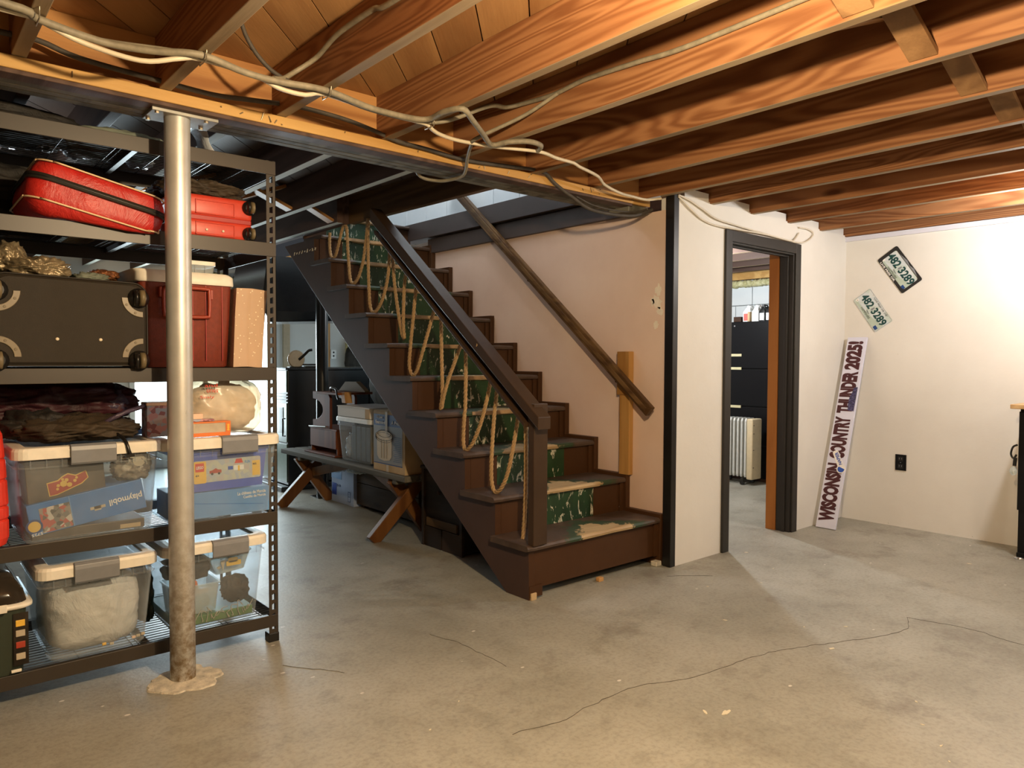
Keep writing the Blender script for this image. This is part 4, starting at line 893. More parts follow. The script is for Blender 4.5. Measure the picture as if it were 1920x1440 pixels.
solo(b_, 'parts_bag', 'toybits', 'clear bag of beige toy pieces in the upper right of the blue toy box tote', 'bag')
gear = MB().lathe([(0.022, 0), (0.022, 0.006)], (0.722, 2.996, 0.824), 'Y', 20, False)
solo(gear, 'round_toy', 'tan', 'round beige toy wheel against the front of the upper left tote', 'toy')
for i, (x, z) in enumerate(((0.59, 0.838), (0.622, 0.839), (0.66, 0.839), (0.69, 0.840))):
    solo(MB().box(x, x+0.018, 2.992, 2.998, z-0.006, z), 'toy_brick', 'tan', 'small tan toy brick under the tote lid latch strap, %s of four' % ['leftmost', 'second', 'third', 'rightmost'][i], 'toy', 0.001, group='small tan bricks in the upper left tote')

# contents of the tote with the brick tub
tb = thing('toy_box', 'light blue castle toy box under the brick tub', 'toy box', M=yframe(1.035, 2.998, 0.632, 0))
MB().box(-0.195, 0.190, -0.062, 0.042, -0.22, 0.0).build('carton', 'skyblue', tb, 0.002)
text('La château de Morcia', tb, 'white_ink', (0.115, 0.022, 0.0003), 0.118, 0.013, (1, 0.02, 0), (-0.02, 1, 0), bold=0.015)
text('Castillo de Morcia', tb, 'white_ink', (0.127, 0.006, 0.0003), 0.094, 0.011, (1, 0.02, 0), (-0.02, 1, 0), bold=0.015)
MB().prism([(-0.195, 0.012), (0.165, -0.030), (0.165, -0.0325), (-0.195, 0.009)], 'Z', 0.0, 0.001).build('crease', 'toyblue', tb)
lb = thing('brick_tub', 'bright blue toy brick tub with picture label inside the clear tote', 'toy tub', M=yframe(1.036, 2.998, 0.682, 0.8))
MB().loft([[(x, y, -0.02) for x, y in ((-0.165, -0.005), (0.162, -0.005), (0.185, 0.150), (-0.19, 0.150))], [(x, y, 0.0) for x, y in ((-0.160, -0.002), (0.158, -0.002), (0.180, 0.148), (-0.185, 0.148))]][::-1]).build('tub_front', 'brickblue', lb, 0.004)
MB().box(-0.160, 0.160, 0.0, 0.145, -0.20, -0.018).build('tub_body', 'brickblue', lb, 0.008)
MB().box(-0.195, 0.190, 0.146, 0.160, -0.21, 0.006).build('tub_lid', 'brickblue', lb, 0.004)
lab = MB().prism(rr(0.018, 0.076, 0.135, 0.044, 0.008, 3), 'Z', 0.0, 0.0015).build('label', 'brickpic', lb)
MB().prism(rr(-0.092, 0.074, 0.024, 0.044, 0.006, 3), 'Z', 0.0014, 0.0022).build('label_left', 'yellow', lab)
MB().box(0.118, 0.150, 0.040, 0.102, 0.0014, 0.0022).build('label_right', 'yellow', lab)
MB().prism(rr(-0.093, 0.094, 0.017, 0.017, 0.002, 2), 'Z', 0.002, 0.003).build('logo', 'logo_red', lab)
text('LEGO', lb, 'white_ink', (-0.093, 0.094, 0.0028), 0.028, 0.012, (1, 0, 0), (0, 1, 0), bold=0.03, shear=0.2)
text('4+', lb, 'ink', (-0.103, 0.062, 0.0022), 0.014, 0.009, (1, 0, 0), (0, 1, 0), bold=0.02)
text('405', lb, 'ink', (0.127, 0.088, 0.0022), 0.016, 0.008, (1, 0, 0), (0, 1, 0), bold=0.01)
text('FUN', lb, 'skyblue', (0.098, 0.100, 0.0014), 0.022, 0.012, (1, 0, 0), (0, 1, 0), bold=0.02)
# little printed house and car
MB().prism([(0.045, 0.098), (0.080, 0.098), (0.074, 0.116), (0.052, 0.116)], 'Z', 0.0014, 0.002).build('printed_house', 'logo_red', lab)
MB().box(0.042, 0.083, 0.070, 0.090, 0.0014, 0.002).build('printed_house', 'white_ink', lab)
MB().box(0.058, 0.066, 0.066, 0.088, 0.0019, 0.0024).build('printed_door', 'yellow', lab)
MB().box(0.018, 0.038, 0.074, 0.088, 0.0014, 0.002).build('printed_house', 'signblue', lab)
MB().prism([(-0.055, 0.066), (-0.008, 0.066), (-0.008, 0.078), (-0.022, 0.080), (-0.03, 0.086), (-0.045, 0.078), (-0.055, 0.077)], 'Z', 0.0014, 0.002).build('printed_car', 'crest', lab)
for x in (-0.045, -0.018): MB().lathe([(0.005, 0.0019), (0.005, 0.0025)], (x, 0.064, 0), n=12).build('printed_wheel', 'ink', lab)

# contents of the lower totes
solo(blob((0.582, 3.195, 0.262), (0.158, 0.180, 0.138), 5, 0.09, 1.7, p=4.0, sub=5, flat=DK[0]+0.012), 'plastic_bag', 'whitebag', 'crumpled white plastic bag stuffed into the lower left tote', 'bag')
for i, (x, z) in enumerate(((0.60, 0.148), (0.625, 0.143), (0.70, 0.150), (0.715, 0.152), (0.732, 0.155))):
    solo(MB().box(x-0.007, x+0.007, 3.012, 3.02, z-0.005, z+0.005), 'toy_brick', ('yellow', 'tan', 'peach', 'tan', 'tan')[i], 'tiny %s toy brick at the foot of the white bag, %s' % (['yellow', 'tan', 'peach', 'tan', 'tan'][i], ['leftmost', 'second from left', 'middle', 'fourth from left', 'rightmost'][i]), 'toy', 0.002, group='tiny bricks under the white bag')
solo(MB().box(0.85, 1.165, 3.035, 3.40, 0.134, 0.168), 'base_plate', 'greenbase', 'green toy base plate in the lower right tote', 'toy', 0.004)
mb = MB(); rn = random.Random(9)
for k in range(14):
    x = 0.87+k*0.021; mb.tube(smooth_path([(x+rn.uniform(-.008, .008), 3.028, 0.155+0.045*math.sin(j*1.3+k)*0.35+j*0.012*(k % 3)*0.5) for j in range(4)]+[(x+0.02, 3.028, 0.185+rn.uniform(-.01, .01))], 0.008), 0.0016, 5)
o = solo(mb, 'toy_vine', 'tan', 'tangled pale toy vine along the front of the green base', 'toy'); o['kind'] = 'stuff'
def small_bin(label, x0, x1, y0, y1, z0, z1, taper, mat='clear', tilt=0):
    t = thing('small_bin', label, 'bin', ((x0+x1)/2, (y0+y1)/2, z0))
    Lo = [ring(x0+taper, x1-taper, y0+taper, y1-taper, z0, 0.012, 3), ring(x0, x1, y0, y1, z1, 0.014, 3), ring(x0-0.005, x1+0.005, y0-0.005, y1+0.005, z1, 0.016, 3), ring(x0-0.005, x1+0.005, y0-0.005, y1+0.005, z1+0.006, 0.016, 3), ring(x0+0.002, x1-0.002, y0+0.002, y1-0.002, z1+0.006, 0.014, 3), ring(x0+taper+0.002, x1-taper-0.002, y0+taper, y1-taper, z0+0.003, 0.012, 3)]
    MB().loft(Lo, smooth=False).build('tub', mat, t)
    if tilt: t.rotation_euler = (0, math.radians(tilt), 0)
    return t
small_bin('small clear tub of orange toy pieces in the lower right tote', 0.85, 1.035, 3.05, 3.22, 0.17, 0.285, 0.012, 'milky')
small_bin('small clear tub tilted at the top of the lower right tote', 1.00, 1.168, 3.04, 3.30, 0.318, 0.395, 0.025, 'milky', tilt=-5)
solo(MB().prism([(0.855, 0.235), (0.99, 0.250), (1.0, 0.268), (0.955, 0.268), (0.948, 0.305), (0.918, 0.312), (0.905, 0.298), (0.86, 0.296)], 'Y', 3.06, 3.09), 'toy_digger', 'orangetoy', 'orange plastic toy piece in the lower right tote', 'toy', 0.004)
solo(blob((1.102, 3.07, 0.245), (0.050, 0.05, 0.052), 21, 0.35, 2.2, sub=4), 'parts_bag', 'olive', 'dark crinkled bag below the tilted tub', 'bag')
lg_ = MB(); lg_.prism(rr(1.085, 0.362, 0.030, 0.010, 0.004, 3), 'Y', 3.030, 3.033); lg_.prism(rr(1.082, 0.375, 0.020, 0.010, 0.008, 4), 'Y', 3.030, 3.033)
solo(lg_, 'sticker', 'yellow', 'cream yellow rounded sticker on the tilted clear tub', 'sticker')
solo(MB().prism([(1.032, 0.375), (1.050, 0.378), (1.042, 0.335)], 'Y', 3.032, 3.036), 'paper_scrap', 'tan', 'pointed cream paper scrap left of the yellow sticker', 'paper')
solo(MB().prism([(1.018, 0.350), (1.028, 0.356), (1.036, 0.349), (1.026, 0.342)], 'Y', 3.036, 3.040), 'paper_scrap', 'tan', 'small square cream scrap in the tilted tub', 'paper')
solo(blob((0.93, 3.14, 0.345), (0.09, 0.09, 0.045), 31, 0.35, 2.2, sub=3), 'dark_cloth', 'blackcloth', 'dark bundle under the lid of the lower right tote', 'cloth')
solo(blob((0.94, 3.12, 0.205), (0.07, 0.05, 0.03), 33, 0.4, 2.2, sub=3), 'toy_pile', 'toybits', 'mixed small toy pieces in the orange tub', 'toys')
# blue and dark-green folded things between the two lower totes
solo(blob((0.795, 3.36, 0.24), (0.022, 0.20, 0.115), 35, 0.25, 2.2, p=4, sub=4, flat=DK[0]), 'folded_bag', 'dkgreen', 'dark green folded bag wedged between the bottom totes', 'bag')

# ------------------------------------------------------------------ luggage on the fourth shelf
def xyz(M, p): return M @ Vector(p)
# red soft bag: local x along the long side, y towards the room's back, z up; it slopes down to the right and overhangs the beam
tilt = math.radians(12.5)
Mr = Matrix.Translation((0.60, 2.955, 1.775)) @ Matrix.Rotation(tilt, 4, 'Y')
Mi = Mr.inverted()
rb_ = thing('soft_suitcase', 'red nylon soft suitcase with cream piping and black zip band', 'suitcase', M=Mr)
def bagloop(z, sx, sy, r):
    return [(x, y, z) for x, y in rr(0, 0.21, sx, sy, r, 7)]
n_ = 9; loops = []
prof = [(-0.108, 0.160, 0.17, 0.06), (-0.100, 0.190, 0.20, 0.07), (-0.066, 0.214, 0.212, 0.07), (-0.03, 0.222, 0.216, 0.07), (0.02, 0.222, 0.216, 0.07), (0.050, 0.216, 0.214, 0.07), (0.074, 0.206, 0.21, 0.07), (0.080, 0.19, 0.20, 0.065), (0.088, 0.12, 0.13, 0.05)]
for z, sx, sy, r in prof:
    lp = bagloop(z, sx, sy, r); out = []
    for (x, y, zz) in lp:
        k = noise.noise(Vector((x*9, y*9, zz*16)))*0.012
        f = 1+k*2.2
        q = Mr @ Vector((x*f+0.01*zz, 0.21+(y-0.21)*f, zz+0.006*noise.noise(Vector((x*12, y*12, 3)))))
        lim = 1.676 if q.y < 2.99 else 1.699
        if q.z < lim: q.z = lim-0.004*(lim-q.z)/0.05
        out.append(tuple(Mi @ q))
    loops.append(out)
MB().loft(loops, smooth=True).build('shell', 'red', rb_, org=Vector())
def hoop(z, sx, sy, r, rad, name, mat, flat=False):
    pts = []
    for p in bagloop(z, sx, sy, r):
        q = Mr @ Vector(p); q.z = max(q.z, 1.682 if q.y < 2.99 else 1.703); pts.append(Mi @ q)
    pts.append(pts[0])
    if not flat: MB().tube(smooth_path(pts, 0.01), rad, 7).build(name, mat, rb_, org=Vector())
    else:
        a = [(p.x*1.006, 0.21+(p.y-0.21)*1.006, z-rad) for p in pts[:-1]]; b = [(p.x*1.006, 0.21+(p.y-0.21)*1.006, z+rad) for p in pts[:-1]]
        c = [(p.x*0.99, 0.21+(p.y-0.21)*0.99, z+rad) for p in pts[:-1]]; d = [(p.x*0.99, 0.21+(p.y-0.21)*0.99, z-rad) for p in pts[:-1]]
        MB().loft([d, a, b, c], False, False, True).build(name, mat, rb_, org=Vector())
hoop(0.074, 0.212, 0.216, 0.07, 0.0032, 'piping', 'piping')
hoop(-0.062, 0.222, 0.219, 0.07, 0.0032, 'piping', 'piping')
hoop(0.014, 0.230, 0.224, 0.07, 0.0105, 'zip_band', 'zipper', True)
hoop(0.014, 0.2325, 0.2265, 0.07, 0.0022, 'zip_teeth', 'rubber', True)

def wheel(parent, c, r, w_, facing=1):
    """swivel caster seen on a case's end: housing, yoke and tyre, axle along X"""
    c = Vector(c)
    h = MB().lathe([(r*1.25, 0.0), (r*1.25, -0.004), (r*0.8, -0.016)], (c.x, c.y, c.z), 'Y', 16)
    hs = h.build('caster', 'rubber', parent)
    MB().lathe([(r*0.55, -w_/2), (r, -w_/2+0.003), (r, w_/2-0.003), (r*0.55, w_/2)], (c.x+w_*0.35, c.y-0.020, c.z), 'X', 18).build('tyre', 'tyre', hs)
    MB().lathe([(r*0.3, -w_*0.75), (r*0.95, -w_*0.7), (r*0.98, -w_*0.2), (r*0.4, -w_*0.15)], (c.x-w_*0.25, c.y-0.018, c.z), 'X', 18).build('wheel_cover', 'rubber', hs)

# red hard case lying with its wheels to the room
hc = thing('hard_suitcase', 'red hard shell suitcase with four wheels lying on its side behind the column', 'suitcase', (1.03, 3.05, DK[3]))
MB().box(0.868, 1.184, 3.05, 3.56, 1.779, 1.868).build('upper_shell', 'redhard', hc, 0.018, 4)
MB().box(0.868, 1.184, 3.05, 3.56, 1.697, 1.772).build('lower_shell', 'redhard', hc, 0.018, 4)
MB().box(0.874, 1.179, 3.053, 3.55, 1.765, 1.786).build('zip_seam', 'reddeep', hc, 0.003)
for z0, z1 in ((1.790, 1.846), (1.706, 1.758)):
    fr = MB()
    fr.box(0.952, 1.108, 3.0455, 3.052, z0, z0+0.004).box(0.952, 1.108, 3.0455, 3.052, z1-0.004, z1).box(0.952, 0.956, 3.0455, 3.052, z0, z1).box(1.104, 1.108, 3.0455, 3.052, z0, z1)
    fr.build('panel_ridge', 'redhard', hc, 0.0015)
for x in (0.880, 0.872+0.30):
    for z in (1.835, 1.727): wheel(hc, (x-0.004 if x > 1 else x+0.012, 3.049, z), 0.024, 0.016)
for x in (0.995, 1.060): MB().lathe([(0.005, 0), (0.005, -0.003), (0.002, -0.004)], (x, 3.0485, 1.728), 'Y', 12).build('rivet', 'stud_white', hc)
solo(blob((1.02, 3.27, 1.902), (0.175, 0.20, 0.042), 41, 0.28, 2.0, p=3, sub=5, flat=1.872), 'jacket', 'olivecloth', 'dark olive jacket folded on top of the red hard suitcase', 'jacket')
solo(blob((0.34, 3.50, 1.83), (0.36, 0.09, 0.125), 43, 0.2, 2.0, p=3, sub=5, flat=DK[3]), 'dark_filler', 'blackcloth', 'black bag shape added as darkness behind the red soft suitcase', 'bag')  # filler added so the space behind the luggage stays black
solo(blob((0.02, 3.22, 1.82), (0.24, 0.16, 0.120), 44, 0.15, 2.0, p=3, sub=5, flat=DK[3]), 'dark_filler', 'blackcloth', 'black bag shape added as darkness left of the red soft suitcase', 'bag')  # second added filler for the black space
# top shelf
solo(blob((0.16, 3.36, 2.085), (0.46, 0.22, 0.052), 45, 0.10, 1.6, p=3, sub=5, flat=DK[4]), 'tarp', 'blackcloth', 'black folded tarp on the top shelf, enlarged to darken the gap under the joists', 'tarp')  # tarp extended upward so the gap under the joists stays black
solo(blob((0.72, 3.30, 2.065), (0.18, 0.18, 0.030), 46, 0.15, 2.0, p=3, sub=5, flat=DK[4]), 'cloth_bundle', 'greengrey', 'grey green cloth bundle on the top shelf behind the column', 'cloth')
pts = [(0.955, 3.10, 2.150), (0.985, 3.12, 2.150), (1.010, 3.13, 2.125), (1.022, 3.14, 2.085), (1.050, 3.14, 2.050), (1.078, 3.13, 2.038)]
sh = MB(); P_ = smooth_path(pts, 0.01)
sh.loft([[p+Vector((0, -0.05, 0)), p+Vector((0.002, -0.05, 0.001)), p+Vector((0.002, 0.09, 0.001)), p+Vector((0, 0.09, 0))] for p in P_], smooth=True)
solo(sh, 'plastic_sheet', 'plasticsheet', 'curled sheet of clear plastic on the top shelf right of the column', 'plastic sheet')
for k in range(5):
    s_ = small = blob((0.40+k*0.115, 3.50-0.03*(k % 2), 2.068), (0.05, 0.07, 0.026), 50+k, 0.5, 3, sub=3, flat=DK[4])
    solo(s_, 'plastic_packet', 'plasticsheet', 'shiny clear plastic packet on the top wire shelf, %s' % ['above the red soft suitcase', 'left of the column top', 'just behind the column top', 'right behind the column top', 'under the curled plastic sheet'][k], 'packet', group='plastic packets on the top shelf')

# ------------------------------------------------------------------ third shelf
bs = thing('soft_suitcase', 'large black suitcase with taupe corner guards and four wheels on the third shelf', 'suitcase', (0.51, 2.99, DK[2]))
mb = MB(); L_ = []
for i, y in enumerate((2.985, 2.995, 3.02, 3.3, 3.56)):
    ins = (0.014, 0.004, 0, 0, 0.01)[i]
    lp = []
    for (x, z) in rr(0.512 if y < 3.0 else 0.500, 1.335, (0.245 if y < 3.0 else 0.233)-ins, 0.155-ins, 0.045, 5):
        if z > 1.4: z += 0.012*math.cos((x-0.45)*6)
        lp.append((x, y, z))
    L_.append(lp)
mb.loft(L_, smooth=False).build('shell', 'olive', bs)
for yb in (2.992,):
    pts = [(x, yb, z+(0.012*math.cos((x-0.45)*6) if z > 1.4 else 0)) for x, z in rr(0.512, 1.335, 0.243, 0.153, 0.045, 5)]; pts.append(pts[0])
    MB().tube(pts, 0.003, 6).build('edge_piping', 'zipper', bs)
def arcguard(cx, cz, a0, r0=0.050, r1=0.071):
    mb = MB(); L_ = []
    for k in range(11):
        a = math.radians(a0+90*k/10); c, s = math.cos(a), math.sin(a)
        L_.append([(cx+r0*c, 2.981, cz+r0*s), (cx+r1*c, 2.981, cz+r1*s), (cx+r1*c, 2.990, cz+r1*s), (cx+r0*c, 2.990, cz+r0*s)])
    g = mb.loft(L_).build('corner_guard', 'guard', bs, 0.0015)
    for a in (25, 65):
        a = math.radians(a0+a); MB().lathe([(0.0048, 0), (0.0042, -0.002)], (cx+0.0605*math.cos(a), 2.981, cz+0.0605*math.sin(a)), 'Y', 10).build('screw', 'tyre', g)
for cx, cz, a0 in ((0.738, 1.432, 180), (0.738, 1.212, 90), (0.285, 1.436, 270), (0.285, 1.212, 0)):
    arcguard(cx, cz, a0); wheel(bs, (cx-0.014 if cx > 0.5 else cx, 2.986, cz+(0.0 if cz > 1.3 else -0.012)), 0.030, 0.020)
for x in (0.462, 0.597): MB().lathe([(0.0058, 0), (0.0055, -0.003), (0.002, -0.004)], (x, 2.985, 1.275), 'Y', 12).build('rivet', 'stud_white', bs)
solo(blob((0.42, 3.14, 1.528), (0.105, 0.12, 0.038), 61, 0.34, 1.5, p=2.5, sub=5, flat=1.494), 'tarp', 'foil', 'crumpled metallic grey tarp on top of the large black suitcase', 'tarp')
solo(blob((0.335, 3.16, 1.560), (0.055, 0.10, 0.060), 62, 0.30, 1.6, p=2.4, sub=5, flat=1.494), 'tarp', 'foil', 'peaked end of grey tarp above the left of the black suitcase', 'tarp')
solo(blob((0.60, 3.18, 1.512), (0.06, 0.07, 0.016), 63, 0.5, 3, sub=4, flat=1.488), 'cloth_bundle', 'greengrey', 'grey green rag on the right of the black suitcase top', 'cloth')
solo(blob((0.655, 3.22, 1.530), (0.050, 0.06, 0.018), 64, 0.5, 3, sub=4, flat=1.487), 'foil_wrap', 'copper', 'shiny copper coloured wrapper behind the black suitcase top', 'wrapper')

co = thing('cooler', 'brick red picnic cooler with cream lid and carrying handle behind the column', 'cooler', (0.905, 3.05, DK[2]))
Lc = []
for z, tp in ((1.174, 0.020), (1.180, 0.014), (1.35, 0.006), (1.508, 0.0)):
    Lc.append(ring(0.742+tp, 1.096-tp, 3.04+tp, 3.46-tp, z, 0.035, 6))
MB().loft(Lc, smooth=True).build('tub', 'cooler', co)
MB().loft([ring(0.738, 1.104, 3.032, 3.468, 1.504, 0.04, 6), ring(0.730, 1.106, 3.030, 3.470, 1.510, 0.042, 6), ring(0.732, 1.104, 3.032, 3.468, 1.540, 0.042, 6), ring(0.722, 1.090, 3.046, 3.454, 1.552, 0.04, 6)], smooth=True).build('lid', 'lidwhite', co)
pts = [(0.84, 3.028, 1.486), (0.98, 3.028, 1.486), (0.995, 3.028, 1.474), (0.995, 3.028, 1.388), (0.98, 3.028, 1.374), (0.84, 3.028, 1.374), (0.825, 3.028, 1.388), (0.825, 3.028, 1.474), (0.84, 3.028, 1.486)]
MB().tube(smooth_path(pts, 0.01), 0.0075, 8).build('handle', 'cooltrim', co)
for x in (1.003, 0.812): MB().box(x-0.004, x+0.008, 3.026, 3.045, 1.445, 1.486).build('handle_lug', 'cooltrim', co, 0.003)
for x in (0.935, 0.986, 1.050): MB().box(x-0.0012, x+0.0012, 3.0385, 3.046, 1.20, 1.50).build('groove', 'reddeep', co)
ct = thing('food_container', 'small clear lidded food container on the cooler lid', 'container', (0.985, 3.16, 1.553))
MB().loft([ring(0.905, 1.040, 3.11, 3.24, 1.553, 0.01, 3), ring(0.900, 1.046, 3.105, 3.245, 1.590, 0.012, 3)]).build('tub', 'milky', ct)
MB().loft([ring(0.896, 1.050, 3.101, 3.249, 1.590, 0.014, 3), ring(0.896, 1.050, 3.101, 3.249, 1.606, 0.014, 3)]).build('lid', 'lidwhite', ct, 0.002)
for x in (0.925, 0.965, 1.005): MB().box(x-0.001, x+0.001, 3.103, 3.106, 1.556, 1.588).build('rib', 'latch', ct)

pb = thing('paper_bag', 'tan paper bag printed with white dots between the cooler and the shelf upright', 'paper bag', (1.165, 3.10, DK[2]))
def pbl(z, a, b, y0, y1): return [(a, y0, z), ((a+b)/2, y0+0.004, z+0.002), (b, y0, z-0.004), (b, (y0+y1)/2, z-0.002), (b, y1, z), (a, y1, z+0.004), (a+0.004, (y0+y1)/2, z)]
MB().loft([pbl(1.174, 1.092, 1.213, 3.035, 3.22), pbl(1.30, 1.098, 1.220, 3.037, 3.20), pbl(1.40, 1.102, 1.228, 3.036, 3.19), pbl(1.500, 1.108, 1.236, 3.034, 3.17)], True, False).build('sides', 'kraft', pb)
MB().loft([pbl(1.188, 1.098, 1.207, 3.041, 3.214), pbl(1.499, 1.112, 1.232, 3.038, 3.166)], True, False).build('lining', 'card', pb)

# ------------------------------------------------------------------ second shelf: soft things on the totes, toys, red case
solo(blob((0.55, 3.17, 0.940), (0.20, 0.17, 0.046), 71, 0.26, 1.3, p=2.6, sub=5, flat=0.902), 'jacket', 'olivecloth', 'dark olive jacket heaped on the lid of the upper left tote', 'jacket')
solo(blob((0.42, 3.26, 0.962), (0.13, 0.15, 0.050), 72, 0.28, 1.4, p=2.6, sub=5, flat=0.902), 'jacket', 'blackcloth', 'black jacket behind the olive one on the upper left tote', 'jacket')
sp_ = MB(); sp_.tube(smooth_path([(0.655, 3.02, 0.925), (0.664, 2.975, 0.912), (0.670, 2.952, 0.895), (0.676, 2.944, 0.868), (0.682, 2.945, 0.852)], 0.008), 0.0065, 7)
sp_.box(0.664, 0.694, 2.938, 2.950, 0.846, 0.856)
solo(sp_, 'strap', 'rubber', 'black strap with a buckle hanging over the cream lid', 'strap')
solo(MB().tube(smooth_path([(0.60, 3.05, 0.955), (0.63, 3.02, 0.98), (0.68, 3.02, 1.005), (0.735, 3.05, 1.018), (0.77, 3.10, 1.025)], 0.01), 0.0085, 8), 'strap', 'purplecloth', 'woven grey strap curving up behind the black clothes', 'strap')
solo(blob((0.46, 3.38, 1.030), (0.335, 0.14, 0.082), 73, 0.22, 1.7, p=3, sub=5), 'garment_bag', 'maroon', 'maroon garment bag in the dark behind the clothes', 'bag')
solo(blob((0.70, 3.36, 1.035), (0.06, 0.10, 0.06), 74, 0.35, 2.0, sub=4), 'cloth_bundle', 'purplecloth', 'plum coloured bundle beside the column above the totes', 'cloth')
pk = thing('picture_box', 'tall pink and grey picture box behind the column', 'box', (0.80, 3.10, 0.897))
MB().box(0.772, 0.868, 3.08, 3.16, 0.900, 1.022).build('carton', 'pinkpic', pk, 0.002)
MB().box(0.770, 0.870, 3.078, 3.162, 1.022, 1.036).build('lid', 'peach', pk, 0.004)
pg = thing('plastic_bag', 'clear crinkled plastic bag with tan contents on the upper right tote', 'bag', (1.11, 3.15, 0.897))
bb = blob((1.075, 3.17, 1.005), (0.158, 0.13, 0.118), 81, 0.11, 1.6, p=3.6, sub=5, flat=0.8975)
bb.build('film', 'film', pg)
b2 = blob((1.09, 3.18, 1.000), (0.135, 0.11, 0.100), 82, 0.22, 2.0, p=2.6, sub=4, flat=0.899); b2.build('contents', 'whitebag', pg)
text('and', pg, 'logo_red', (1.00, 3.03, 1.100), 0.05, 0.014, (1, 0, 0), (0, 0, 1)); text('ones', pg, 'logo_red', (1.005, 3.03, 1.078), 0.045, 0.013, (1, 0, 0), (0, 0, 1)); text('Sealy', pg, 'logo_red', (0.985, 3.03, 1.052), 0.055, 0.014, (1, 0, 0), (0, 0, 1))
ob = thing('toy_box', 'orange window box with a small toy on the upper right tote lid', 'toy box', (0.99, 3.03, 0.897))
MB().box(0.905, 1.066, 2.998, 3.06, 0.897, 0.912).build('carton_base', 'orange', ob, 0.001)
MB().box(0.905, 1.066, 2.998, 3.06, 0.950, 0.956).build('carton_top', 'orange', ob, 0.001)
MB().box(1.046, 1.066, 2.998, 3.06, 0.912, 0.950).build('carton_side', 'orange', ob)
MB().box(0.905, 0.926, 2.998, 3.06, 0.912, 0.950).build('carton_side', 'tan', ob)
MB().box(0.926, 1.046, 3.045, 3.06, 0.912, 0.950).build('tray', 'ink', ob)
MB().box(0.926, 1.046, 3.0, 3.0012, 0.912, 0.950).build('window', 'film', ob)
for z in (0.921, 0.930, 0.939): MB().lathe([(0.005, 0), (0.005, -0.001)], (1.056, 2.998, z), 'Y', 8).build('flower_print', 'yellow', ob)
b3 = blob((1.005, 3.025, 0.922), (0.022, 0.016, 0.009), 83, 0.3, 3, sub=3); b3.build('toy', 'toybits', ob)
bk = thing('book', 'pink paperback lying on the orange window box', 'book', (0.97, 3.05, 0.957))
MB().box(0.885, 1.005, 3.01, 3.10, 0.957, 0.966).build('cover', 'pinkpic', bk, 0.001)
MB().box(0.890, 0.965, 3.02, 3.10, 0.966, 0.988).build('pages', 'peach', bk, 0.002)
solo(MB().box(0.70, 0.800, 3.20, 3.30, 0.903, 0.925), 'blue_folder', 'skyblue', 'blue folder lying across the gap behind the column', 'folder', 0.002)

rc = thing('moulded_case', 'bright red ribbed plastic case at the left end of the second shelf', 'case', (0.17, 3.05, DK[1]))
Lz = []
for z, ins in ((0.561, 0.03), (0.575, 0.008), (0.60, 0.0), (0.655, 0.0), (0.661, 0.006), (0.667, 0.0), (0.700, 0.0), (0.706, 0.006), (0.712, 0.0), (0.79, 0.003), (0.796, 0.009), (0.802, 0.004), (0.86, 0.006), (0.866, 0.012), (0.872, 0.008), (0.95, 0.014), (0.985, 0.03), (1.006, 0.055), (1.012, 0.085)):
    Lz.append(ring(0.03+ins, 0.314-ins, 2.955+ins*0.5, 3.40-ins, z, 0.05, 5))
MB().loft(Lz, smooth=False).build('shell', 'redcase', rc, 0.002)
MB().box(0.10, 0.22, 3.10, 3.30, 1.010, 1.026).build('handle', 'redcase', rc, 0.006)

dt = thing('domed_crate', 'dark green crate with cream rim and smoked dome on the bottom shelf, left', 'crate', (0.20, 3.2, DK[0]))
MB().loft([ring(0.02, 0.350, 3.00, 3.38, DK[0], 0.03), ring(0.01, 0.360, 2.99, 3.39, 0.345, 0.03)]).build('body', 'dkgreen', dt)
MB().box(0.318, 0.362, 2.986, 2.992, 0.15, 0.33).build('clear_window', 'glass', dt)
for z, m_ in ((0.17, 'tan'), (0.21, 'crest'), (0.25, 'tan'), (0.285, 'yellow')): MB().box(0.325, 0.352, 2.984, 2.987, z, z+0.022).build('toy_piece', m_, dt, 0.001)
MB().loft([ring(0.005, 0.365, 2.985, 3.395, 0.345, 0.035), ring(-0.005, 0.378, 2.972, 3.402, 0.352, 0.04), ring(-0.005, 0.378, 2.972, 3.402, 0.362, 0.04), ring(0.01, 0.360, 2.99, 3.39, 0.366, 0.035)], smooth=True).build('rim', 'lidwhite', dt)
MB().loft([ring(0.008, 0.362, 2.988, 3.392, 0.366, 0.04), ring(0.015, 0.355, 2.995, 3.385, 0.40, 0.05), ring(0.05, 0.320, 3.03, 3.35, 0.455, 0.07), ring(0.12, 0.25, 3.10, 3.28, 0.472, 0.05)], smooth=True).build('dome', 'glass', dt)
MB().box(0.255, 0.300, 2.965, 2.975, 0.345, 0.372).build('clip', 'lidwhite', dt, 0.002)
for x in (0.19, 0.31): MB().box(x, x+0.03, 2.982, 2.990, 0.128, 0.138).build('foot', 'lidwhite', dt, 0.002)
b4 = blob((0.20, 3.2, 0.375), (0.10, 0.12, 0.028), 91, 0.3, 2, sub=3); b4.build('coiled_hose', 'blackcloth', dt)

